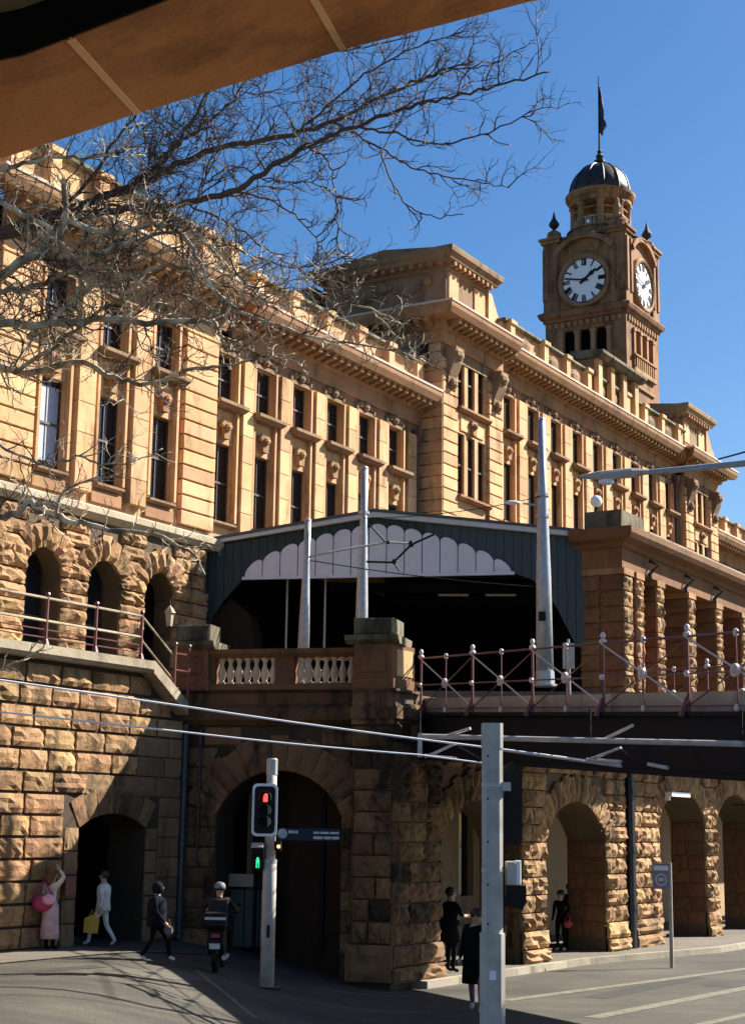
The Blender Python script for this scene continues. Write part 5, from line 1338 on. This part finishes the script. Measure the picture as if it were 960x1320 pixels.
trunk = smooth_path([Vector((-9.2, 24, gz(-9.2)-.1)), Vector((-9.1, 24, 3.0)), Vector((-8.7, 24.1, 6.0)), Vector((-8.4, 24, 9.0)), Vector((-8.0, 23.8, 12.0))], 6)
TR.part('trunk', MB().tube(trunk, [.42-.25*i/(len(trunk)-1) for i in range(len(trunk))], 12), M_BARK, sm=True)
# limbs against the sky, bark darkened to look backlit
limb([(-230, 330, 24), (-20, 300, 24), (100, 265, 24), (190, 232, 24), (245, 205, 24.2), (310, 186, 24.4), (380, 172, 24.7), (430, 156, 25), (500, 121, 25.3), (560, 95, 25.6), (610, 78, 25.8)], .10, .016, 2.4, .95, 2, start=.25, mat=M_TWIG)
limb([(-210, 350, 24), (20, 300, 23.6), (120, 275, 23.4), (200, 266, 23.2), (240, 262, 23), (305, 243, 22.8), (350, 216, 22.6), (405, 184, 22.4), (450, 165, 22.2), (520, 140, 22), (570, 128, 21.8), (640, 110, 21.6), (706, 93, 21.4)], .09, .012, 2.2, .9, 2, start=.25, mat=M_TWIG)
limb([(120, 262, 24), (185, 228, 24), (218, 196, 24), (245, 160, 24), (268, 120, 24), (300, 60, 24), (330, 10, 24)], .06, .012, 2.2, .9, 2, mat=M_TWIG)
limb([(180, 236, 24), (225, 190, 24.3), (255, 168, 24.5), (300, 130, 24.8), (330, 95, 25), (400, 70, 25.2), (470, 60, 25.5), (540, 45, 25.7)], .045, .01, 2.2, .8, 2, mat=M_TWIG)
limb([(395, 190, 22.4), (420, 205, 22.3), (432, 240, 22.2), (435, 300, 22.1), (438, 335, 22)], .022, .008, 2.5, .45, 1, mat=M_TWIG)
limb([(450, 165, 22.2), (500, 170, 22), (560, 185, 21.9), (620, 175, 21.8), (690, 145, 21.6)], .028, .009, 2.4, .6, 2, mat=M_TWIG)
limb([(430, 157, 25), (490, 190, 25), (530, 215, 25), (580, 228, 25), (630, 238, 25), (656, 241, 25)], .026, .008, 2.2, .6, 2, mat=M_TWIG)
limb([(490, 190, 24.5), (505, 235, 24.5), (530, 268, 24.5), (560, 280, 24.5), (600, 275, 24.5)], .02, .008, 2.2, .5, 1, mat=M_TWIG)
limb([(540, 105, 25.4), (580, 90, 25.4), (630, 85, 25.4), (670, 62, 25.4)], .022, .008, 2.4, .5, 2, mat=M_TWIG)
limb([(380, 172, 24.7), (430, 130, 24.8), (480, 90, 24.9), (540, 60, 25), (600, 42, 25.1)], .03, .009, 2.4, .7, 2, mat=M_TWIG)
limb([(60, 290, 23.5), (120, 225, 23.3), (150, 180, 23.2), (190, 130, 23.1)], .05, .012, 2.2, .8, 2, mat=M_TWIG)
limb([(235, 262, 23), (290, 285, 22.8), (340, 318, 22.7), (392, 352, 22.6), (430, 380, 22.5)], .024, .008, 2.4, .55, 2, mat=M_TWIG)
limb([(300, 246, 22.8), (345, 258, 22.7), (385, 280, 22.6), (415, 320, 22.5), (425, 350, 22.5)], .022, .008, 2.4, .55, 2, mat=M_TWIG)
limb([(260, 240, 24), (300, 215, 24.2), (345, 232, 24.3), (400, 236, 24.4), (440, 255, 24.4)], .02, .008, 2.4, .55, 2, mat=M_TWIG)
# tangled limbs in front of the left facade
limb([(-240, 420, 24), (-60, 380, 23.2), (40, 330, 22.8), (85, 285, 22.6), (80, 230, 22.5)], .10, .04, 2.0, .9, 2)
limb([(85, 285, 22.6), (150, 300, 22.4), (215, 290, 22.2), (255, 330, 22), (275, 372, 21.9), (310, 400, 21.8), (390, 430, 21.7), (470, 445, 21.6), (545, 460, 21.5)], .05, .010, 2.6, .75, 2)
limb([(-220, 470, 24), (-40, 420, 23.3), (60, 418, 23), (130, 412, 22.8), (200, 417, 22.7), (268, 414, 22.6), (285, 435, 22.5), (300, 452, 22.4)], .085, .02, 2.4, .7, 2, 'pale sunlit limb lying level across the upper windows')
limb([(-230, 470, 24), (-60, 455, 24), (0, 470, 24), (35, 480, 24), (100, 468, 24), (150, 487, 24), (200, 495, 24), (250, 475, 24), (300, 470, 24), (380, 455, 24)], .085, .014, 2.2, .8, 2)
limb([(-200, 640, 24), (-40, 668, 23.6), (20, 662, 23.4), (40, 648, 23.3), (85, 668, 23.2), (130, 680, 23), (200, 690, 22.9), (250, 715, 22.8), (262, 740, 22.7)], .075, .012, 1.5, .6, 2, 'lowest pale limb in front of the rusticated arches', .1)
limb([(70, 660, 23.2), (85, 635, 23), (110, 620, 22.9), (150, 612, 22.8)], .03, .010, 2.5, .5, 2)
limb([(60, 418, 23), (120, 370, 22.8), (180, 350, 22.6), (230, 345, 22.4), (300, 372, 22.2), (360, 395, 22)], .045, .010, 2.8, .75, 2)
limb([(40, 330, 22.8), (110, 330, 22.5), (165, 312, 22.4), (230, 300, 22.3), (290, 330, 22.2), (330, 370, 22.1), (420, 350, 22)], .045, .010, 2.8, .75, 2)
limb([(100, 265, 24), (140, 320, 23.5), (160, 380, 23.3), (180, 440, 23.2), (215, 470, 23)], .03, .010, 2.6, .7, 2)
limb([(20, 480, 23.6), (80, 440, 23.2), (140, 395, 22.9), (190, 380, 22.7), (250, 385, 22.5), (300, 420, 22.3)], .04, .010, 2.2, .7, 2)
limb([(-40, 380, 23.2), (30, 372, 23), (110, 345, 22.8), (170, 335, 22.6), (220, 322, 22.5), (262, 300, 22.4)], .05, .010, 2.4, .7, 2)
limb([(130, 262, 23.8), (190, 275, 23.5), (240, 290, 23.3), (280, 310, 23.1), (330, 330, 23), (390, 345, 22.9), (450, 330, 22.8)], .035, .010, 2.2, .7, 2, mat=M_TWIG)
limb([(240, 290, 23.3), (300, 350, 23.1), (340, 385, 23), (400, 400, 22.9), (470, 395, 22.8), (520, 420, 22.7)], .03, .010, 2.0, .6, 2)
limb([(-60, 560, 23.6), (0, 575, 23.4), (60, 600, 23.2), (100, 590, 23), (150, 600, 22.9), (210, 580, 22.8)], .03, .010, 1.6, .6, 2)
limb([(-40, 240, 22.8), (20, 270, 22.6), (70, 300, 22.5), (100, 350, 22.4), (95, 400, 22.3)], .05, .012, 2.2, .7, 2)
limb([(-100, 250, 23), (0, 220, 22.6), (60, 205, 22.5), (130, 200, 22.4), (190, 170, 22.3)], .05, .012, 2.6, .8, 2)
limb([(-160, 880, 24), (-60, 866, 22.8), (0, 862, 22.5), (30, 848, 22.4), (60, 830, 22.3)], .02, .006, 2.0, .35, 1)
TR.part('twigs', TWV, M_TWIG, kind='stuff'); TR.part('twigs', TWP, M_BARK, kind='stuff')

# ------------------------------------------------------------------ people
M_SKIN = flat('skin', (.42, .25, .17), .6); M_HAIRD = flat('dark_hair', (.018, .013, .011), .6); M_HAIRR = flat('auburn_hair', (.13, .05, .02), .6)
CL = {}
def cloth(nm, c): 
    if nm not in CL: CL[nm] = flat('cloth_'+nm, c, .95, 0, .18, 8, spec=.08)
    return CL[nm]
def seg_d(p, a, b):
    ab = b-a; t = max(0, min(1, (p-a).dot(ab)/max(1e-9, ab.length_squared))); return (p-(a+ab*t)).length
BASE = dict(pel=(0, 0, .53), waist=(0, .0, .62), chest=(0, .0, .74), neck=(0, .0, .835), head0=(0, .01, .875), head1=(0, .012, .93), head2=(0, .008, .975),
    shl=(-.105, 0, .805), ell=(-.135, -.01, .635), wrl=(-.14, .04, .49), shr=(.105, 0, .805), elr=(.135, -.01, .635), wrr=(.14, .04, .49),
    hil=(-.055, 0, .50), knl=(-.06, .02, .275), anl=(-.06, 0, .04), tol=(-.065, .085, .018), hir=(.055, 0, .50), knr=(.06, .02, .275), anr=(.06, 0, .04), tor=(.065, .085, .018))
RAD = dict(pel=.078, waist=.068, chest=.078, neck=.032, head0=.045, head1=.060, head2=.043, shl=.040, ell=.028, wrl=.019, shr=.040, elr=.028, wrr=.019,
    hil=.056, knl=.036, anl=.026, tol=.022, hir=.056, knr=.036, anr=.026, tor=.022)
EDG = [('pel', 'waist', 'top'), ('waist', 'chest', 'top'), ('chest', 'neck', 'top'), ('neck', 'head0', 'skin'), ('head0', 'head1', 'skin'), ('head1', 'head2', 'skin'),
    ('chest', 'shl', 'top'), ('shl', 'ell', 'sleeve'), ('ell', 'wrl', 'fore'), ('chest', 'shr', 'top'), ('shr', 'elr', 'sleeve'), ('elr', 'wrr', 'fore'),
    ('pel', 'hil', 'leg'), ('hil', 'knl', 'leg'), ('knl', 'anl', 'leg'), ('anl', 'tol', 'shoe'), ('pel', 'hir', 'leg'), ('hir', 'knr', 'leg'), ('knr', 'anr', 'leg'), ('anr', 'tor', 'shoe')]
def person(label, loc, heading, h, mats, pose={}, hair=M_HAIRD, long_hair=False, fat=1.0, group=None):
    """mats: dict top sleeve fore leg shoe -> material; heading 0 faces away from the viewer, +90 faces left"""
    J = {k: Vector(pose.get(k, v)) for k, v in BASE.items()}
    names = list(J); me = bpy.data.meshes.new('person'); me.from_pydata([tuple(J[k]*h) for k in names], [(names.index(a), names.index(b)) for a, b, _ in EDG], []); me.update()
    tmp = bpy.data.objects.new('person_tmp', me); COL.objects.link(tmp)
    sk = tmp.modifiers.new('skin', 'SKIN'); sk.use_smooth_shade = True
    for i, k in enumerate(names):
        f = fat if k in ('pel', 'waist', 'chest', 'hil', 'hir', 'shl', 'shr') else 1.0
        r = RAD[k]*h*f; yy = r*(.72 if k in ('chest', 'waist', 'pel') else 1)
        sv = me.skin_vertices[0].data[i]; sv.radius = (r, yy); sv.use_root = (k == 'pel')
    sb = tmp.modifiers.new('sub', 'SUBSURF'); sb.levels = 1; sb.render_levels = 1
    dg = bpy.context.evaluated_depsgraph_get(); out = bpy.data.meshes.new_from_object(tmp.evaluated_get(dg))
    bpy.data.objects.remove(tmp)
    order = ['skin', 'top', 'sleeve', 'fore', 'leg', 'shoe']
    segs = [(J[a]*h, J[b]*h, order.index(t)) for a, b, t in EDG]
    vs = [v.co.copy() for v in out.vertices]; fs = [tuple(p.vertices) for p in out.polygons]; mi = []
    for p in out.polygons:
        mi.append(min(segs, key=lambda s: seg_d(p.center, s[0], s[1])-(.0 if s[2] else 0))[2])
    bpy.data.meshes.remove(out)
    # face, ears, hands
    ex = MB(); hc = J['head1']*h; fw = Vector((0, 1, 0))
    ex.blob(hc+Vector((0, .062*h, -.008*h)), (.009*h, .014*h, .014*h), 6, 4)
    for sx in (-1, 1): ex.blob(hc+Vector((sx*.058*h, .0, -.004*h)), (.007*h, .012*h, .018*h), 6, 4)
    ex.box(hc.x-.018*h, hc.x+.018*h, hc.y+.050*h, hc.y+.056*h, hc.z-.036*h, hc.z-.030*h)
    ne = len(ex.f); 
    for side in ('l', 'r'):
        w, e_ = J['wr'+side]*h, J['el'+side]*h; d = (w-e_).normalized(); s_ = d.orthogonal().normalized(); t_ = d.cross(s_)
        ex.tube([w, w+d*.03*h, w+d*.055*h], [.017*h, .024*h, .02*h], 6)
        for q, L_ in zip((-1.5, -.5, .5, 1.5), (.034, .040, .037, .028)):
            b_ = w+d*.05*h+s_*q*.009*h; ex.tube([b_, b_+d*L_*.6*h+t_*.004*h, b_+d*L_*h*.95+t_*.014*h], [.0055*h, .005*h, .004*h], 5)
        b_ = w+d*.022*h+s_*.018*h; ex.tube([b_, b_+(d*.6+s_*.8)*.02*h, b_+(d*.9+s_*.6)*.036*h], [.007*h, .006*h, .0045*h], 5)
    o_ = len(vs); vs += [Vector(v) for v in ex.v]; fs += [tuple(i+o_ for i in f) for f in ex.f]; mi += [0]*len(ex.f)
    bm_ = bpy.data.meshes.new('person'); bm_.from_pydata([tuple(v) for v in vs], [], fs); bm_.update()
    for k in order: bm_.materials.append(mats.get(k, M_SKIN) if k != 'skin' else M_SKIN)
    for p, i in zip(bm_.polygons, mi): p.material_index = i; p.use_smooth = True
    ob = bpy.data.objects.new('person', bm_); COL.objects.link(ob); ob.location = loc; ob.rotation_euler = (0, 0, R_(heading))
    ob['label'] = label; ob['category'] = 'person'
    if group: ob['group'] = group
    def kid(nm, mb, mat, sm=True):
        m2 = mb.mesh(nm); m2.materials.append(mat); k = bpy.data.objects.new(nm, m2); COL.objects.link(k); k.parent = ob
        if sm: smooth(k)
        return k
    if hair:
        m = MB().blob(hc+Vector((0, -.012*h, .014*h)), (.066*h, .068*h, .060*h), 12, 8)
        if long_hair: m.tube([hc+Vector((0, -.03*h, .03*h)), hc+Vector((0, -.055*h, -.05*h)), hc+Vector((0, -.05*h, -.14*h))], [.05*h, .055*h, .03*h], 8)
        kid('hair', m, hair)
    m = MB()
    for sx in (-1, 1): m.blob(hc+Vector((sx*.022*h, .056*h, .006*h)), (.006*h, .004*h, .005*h), 6, 4)
    kid('eyes', m, M_HAIRD)
    return ob, J, kid
def gpt(x, y, Y):
    p = at(x, y, Y); return Vector((p.x, p.y, gz(p.x)))
WH = cloth('white', (.62, .60, .60)); BK = cloth('black', (.007, .0065, .0075)); PK = cloth('pink', (.55, .36, .38)); CR = cloth('cream', (.62, .55, .50)); NV = cloth('navy', (.009, .010, .017)); SHW = cloth('shoe_white', (.6, .58, .54))
# woman in pink skirt, arm raised to her head
o, J, kid = person('woman in cream top and long pale pink skirt raising an arm to her head', gpt(63, 1228, 32.2), -35, 1.56, dict(top=CR, sleeve=CR, fore=CR, leg=BK, shoe=BK),
    dict(elr=(.19, .02, .90), wrr=(.10, .03, .985), ell=(-.15, .0, .66), wrl=(-.17, .07, .55)), M_HAIRR, True)
h = 1.56; kid('skirt', MB().lathe(0, 0, [(.075*h, .60*h), (.10*h, .52*h), (.105*h, .40*h), (.115*h, .25*h), (.125*h, .14*h), (.11*h, .14*h)], 16), PK)
bp_ = o.location+Vector((-.14, -.16, .58*h))
BG = Thing('shoulder_bag', 'bright pink shoulder bag carried by the woman in the pink skirt', 'bag', WF, tuple(bp_-Vector((0, 0, .16))))
M_PINK = flat('pink_leather', (.36, .03, .11), .5); M_PINK2 = flat('pale_pink_cloth', (.75, .38, .5), .7)
BG.part('body', MB().blob(bp_, (.21, .12, .17), 12, 8), M_PINK, sm=True); BG.part('scarf', MB().blob(bp_+Vector((.14, -.09, .07)), (.14, .08, .10), 8, 6), M_PINK2, sm=True)
BG.part('strap', MB().tube([bp_+Vector((-.18, 0, .12)), bp_+Vector((0, .06, .42)), bp_+Vector((.2, 0, .14))], .018, 6), M_PINK)
# woman in white striding left with a yellow bag
STR = dict(knl=(-.055, .14, .29), anl=(-.06, .17, .06), tol=(-.06, .25, .03), knr=(.055, -.03, .28), anr=(.06, -.17, .075), tor=(.06, -.10, .02), ell=(-.14, -.05, .64), wrl=(-.15, -.02, .50), elr=(.135, .03, .64), wrr=(.15, .13, .52))
o, J, kid = person('person in white shirt and white trousers striding past the dark doorway', gpt(131, 1222, 33.4), 75, 1.5, dict(top=WH, sleeve=WH, fore=WH, leg=WH, shoe=SHW), STR, M_HAIRD, False)
h = 1.5; kid('shirt', MB().lathe(0, 0, [(.05*h, .83*h), (.095*h, .79*h), (.098*h, .70*h), (.09*h, .62*h), (.10*h, .52*h), (.105*h, .47*h), (.09*h, .47*h)], 14), WH)
hp = o.location+Vector((-.20, -.14, .50))
YB = Thing('shopping_bag', 'yellow shopping bag swinging from the hand of the person in white', 'bag', WF, tuple(hp-Vector((0, 0, .22))))
M_YEL = flat('yellow_bag', (.55, .32, .02), .5)
YB.part('body', MB().prism([(-.15+hp.x, hp.z-.22), (.13+hp.x, hp.z-.24), (.15+hp.x, hp.z+.04), (.02+hp.x, hp.z+.13), (-.14+hp.x, hp.z+.06)], hp.y-.06, hp.y+.06, 'y'), M_YEL)
YB.part('handle', MB().tube([hp+Vector((-.07, 0, .05)), hp+Vector((-.0, 0, .22)), hp+Vector((.08, 0, .06))], .012, 5), M_YEL)
# hooded figure
o, J, kid = person('person in a dark hooded jacket and black trousers with white shoes', gpt(200, 1237, 30.9), -100, 1.46, dict(top=NV, sleeve=NV, fore=NV, leg=BK, shoe=SHW), {**STR, 'wrr': (.12, .15, .50)}, None, False, 1.15)
h = 1.46; kid('hood', MB().blob((0, 0, .925*h), (.078*h, .08*h, .085*h), 12, 8), NV); kid('jacket', MB().lathe(0, 0, [(.10*h, .80*h), (.125*h, .7*h), (.13*h, .52*h), (.125*h, .44*h), (.10*h, .44*h)], 14), NV)
hb = o.location+Vector((.24, -.05, .58))
HB = single('handbag', MB().blob((0, 0, 0), (.09, .06, .1), 8, 6).tube([(-.05, 0, .06), (0, 0, .2), (.05, 0, .06)], .012, 5), cloth('grey', (.12, .12, .13)), WF, (0, 0, 0), 'small grey bag held by the hooded person', 'bag'); HB.location = hb
# motor scooter with rider seen from behind
mp_ = gpt(278, 1249, 31.2)
MBK = Thing('motor_scooter', 'dark delivery motor scooter seen from behind near the great arch', 'motorcycle', WF, tuple(mp_))
x, y, z = mp_
def wheel(yc):
    m = MB(); n = 20; prof = [(.20, -.05), (.27, -.06), (.30, -.03), (.30, .03), (.27, .06), (.20, .05)]
    for r, w in prof:
        for j in range(n): a = 2*math.pi*j/n; m.v.append((x+w, yc+r*math.cos(a), z+.30+r*math.sin(a)))
    k = len(prof)
    for i in range(k):
        for j in range(n): m.f.append((i*n+j, i*n+(j+1) % n, ((i+1) % k)*n+(j+1) % n, ((i+1) % k)*n+j))
    w_ = MBK.part('wheel', m, M_BLACK, sm=True)
    MBK.part('rim', MB().disc((x, yc, z+.30), (1, 0, 0), .19, .05, 16), M_STEEL, w_)
wheel(y); wheel(y+1.2)
MBK.part('body', MB().prism([(y-.25, z+.55), (y-.2, z+.78), (y+.55, z+.80), (y+.75, z+.55), (y+.55, z+.35), (y+.1, z+.32)], x-.15, x+.15, 'x'), M_BLACK)
MBK.part('mudguard', MB().prism([(y-.36, z+.42), (y-.33, z+.62), (y-.1, z+.68), (y-.1, z+.62)], x-.08, x+.08, 'x'), M_BLACK)
MBK.part('seat', MB().cbox(x-.15, x+.15, y-.1, y+.6, z+.80, z+.88, .02), M_BLACK)
MBK.part('leg_shield', MB().prism([(y+.85, z+.35), (y+.95, z+1.0), (y+1.0, z+1.0), (y+.92, z+.35)], x-.24, x+.24, 'x'), M_GIRDER)
MBK.part('handlebar', MB().tube([(x-.34, y+.82, z+1.08), (x, y+.95, z+1.02), (x+.34, y+.82, z+1.08)], .02, 6), M_BLACK)
MBK.part('tail_light', MB().box(x-.08, x+.08, y-.27, y-.24, z+.66, z+.73), flat('red_plastic', (.25, .01, .01), .3))
MBK.part('number_plate', MB().box(x-.10, x+.10, y-.37, y-.355, z+.46, z+.56), M_FASCIA)
MBK.part('exhaust', MB().tube([(x+.18, y-.3, z+.3), (x+.18, y+.3, z+.3)], .05, 8), M_STEEL)
for sx in (-1, 1): MBK.part('mirror', MB().blob((x+sx*.34, y+.83, z+1.22), (.06, .02, .045), 8, 5), M_BLACK)
TB_ = MBK.part('top_box', MB().cbox(x-.2, x+.2, y-.36, y-.02, z+.86, z+1.12, .02), M_BLACK); MBK.part('reflective_strip', MB().box(x-.2, x+.2, y-.366, y-.36, z+.99, z+1.04), M_FASCIA, TB_)
SIT = dict(pel=(0, .1, .42), waist=(0, .09, .52), chest=(0, .11, .66), neck=(0, .14, .76), head0=(0, .15, .80), head1=(0, .155, .855), head2=(0, .15, .90), shl=(-.115, .12, .73), shr=(.115, .12, .73), ell=(-.20, .22, .60), elr=(.20, .22, .60), wrl=(-.18, .40, .60), wrr=(.18, .40, .60),
    hil=(-.06, .12, .40), hir=(.06, .12, .40), knl=(-.12, .34, .40), knr=(.12, .34, .40), anl=(-.11, .30, .17), anr=(.11, .30, .17), tol=(-.11, .39, .15), tor=(.11, .39, .15))
o, J, kid = person('rider in a plaid shirt and white helmet seated on the motor scooter', Vector((x, y+.12, z+.18)), 0, 1.58, dict(top=cloth('plaid', (.035, .030, .034)), sleeve=cloth('plaid', (.035, .030, .034)), fore=cloth('plaid', (.035, .030, .034)), leg=BK, shoe=BK), SIT, None, False, 1.2)
h = 1.58; hm = kid('helmet', MB().blob((0, .15*h, .885*h), (.070*h, .078*h, .058*h), 14, 10), cloth('helmet_white', (.22, .22, .23)))
kid('helmet_band', MB().lathe(0, .15*h, [(.072*h, .842*h), (.076*h, .85*h), (.074*h, .862*h)], 14), BK)
kid('backpack', MB().cbox(-.12*h, .12*h, -.02*h, .06*h, .52*h, .74*h, .02), cloth('plaid', (.035, .030, .034)))
# figures by the arcade
fz = Vector((0, 0, .15))
def fpt(px, py, Y): p = at(px, py, Y); return Vector((p.x, p.y, .152))
o, J, kid = person('tall person in black standing on the kerb beside the first arcade arch', fpt(580, 1250, 37.7), -60, 1.9, dict(top=BK, sleeve=BK, fore=M_SKIN, leg=BK, shoe=BK), dict(elr=(.15, .08, .66), wrr=(.10, .18, .66)), M_HAIRD, False, 1.15)
kid('coat', MB().lathe(0, 0, [(.10*1.9, .8*1.9), (.12*1.9, .6*1.9), (.13*1.9, .35*1.9), (.11*1.9, .35*1.9)], 14), BK)
o, J, kid = person('person in a long black coat half hidden behind the grey post', Vector((at(614, 1295, 31).x, 31, 0)), 170, 1.9, dict(top=BK, sleeve=BK, fore=BK, leg=cloth('mauve', (.16, .12, .20)), shoe=cloth('pale_shoe', (.45, .40, .42))), STR, M_HAIRD, True, 1.2)
kid('coat', MB().lathe(0, 0, [(.11*1.9, .8*1.9), (.13*1.9, .6*1.9), (.15*1.9, .28*1.9), (.13*1.9, .28*1.9)], 14), BK)
o, J, kid = person('person in black facing the street under the second arch with a red handbag', fpt(723, 1222, 44.8), 150, 1.62, dict(top=BK, sleeve=BK, fore=BK, leg=BK, shoe=SHW), {}, M_HAIRD, True, 1.1)
rb = o.location+Vector((.16, -.2, .72)); RBG = single('handbag', MB().blob((0, 0, 0), (.13, .07, .11), 10, 6).tube([(-.08, 0, .06), (0, 0, .3), (.08, 0, .06)], .014, 5), flat('red_leather', (.30, .03, .025), .5), WF, (0, 0, 0), 'red handbag held by the person under the second arch', 'bag'); RBG.location = rb
o, J, kid = person('person with long dark hair turned away under the second arch', fpt(735, 1220, 45.8), 20, 1.78, dict(top=BK, sleeve=BK, fore=M_SKIN, leg=BK, shoe=BK), {}, M_HAIRD, True, 1.1)
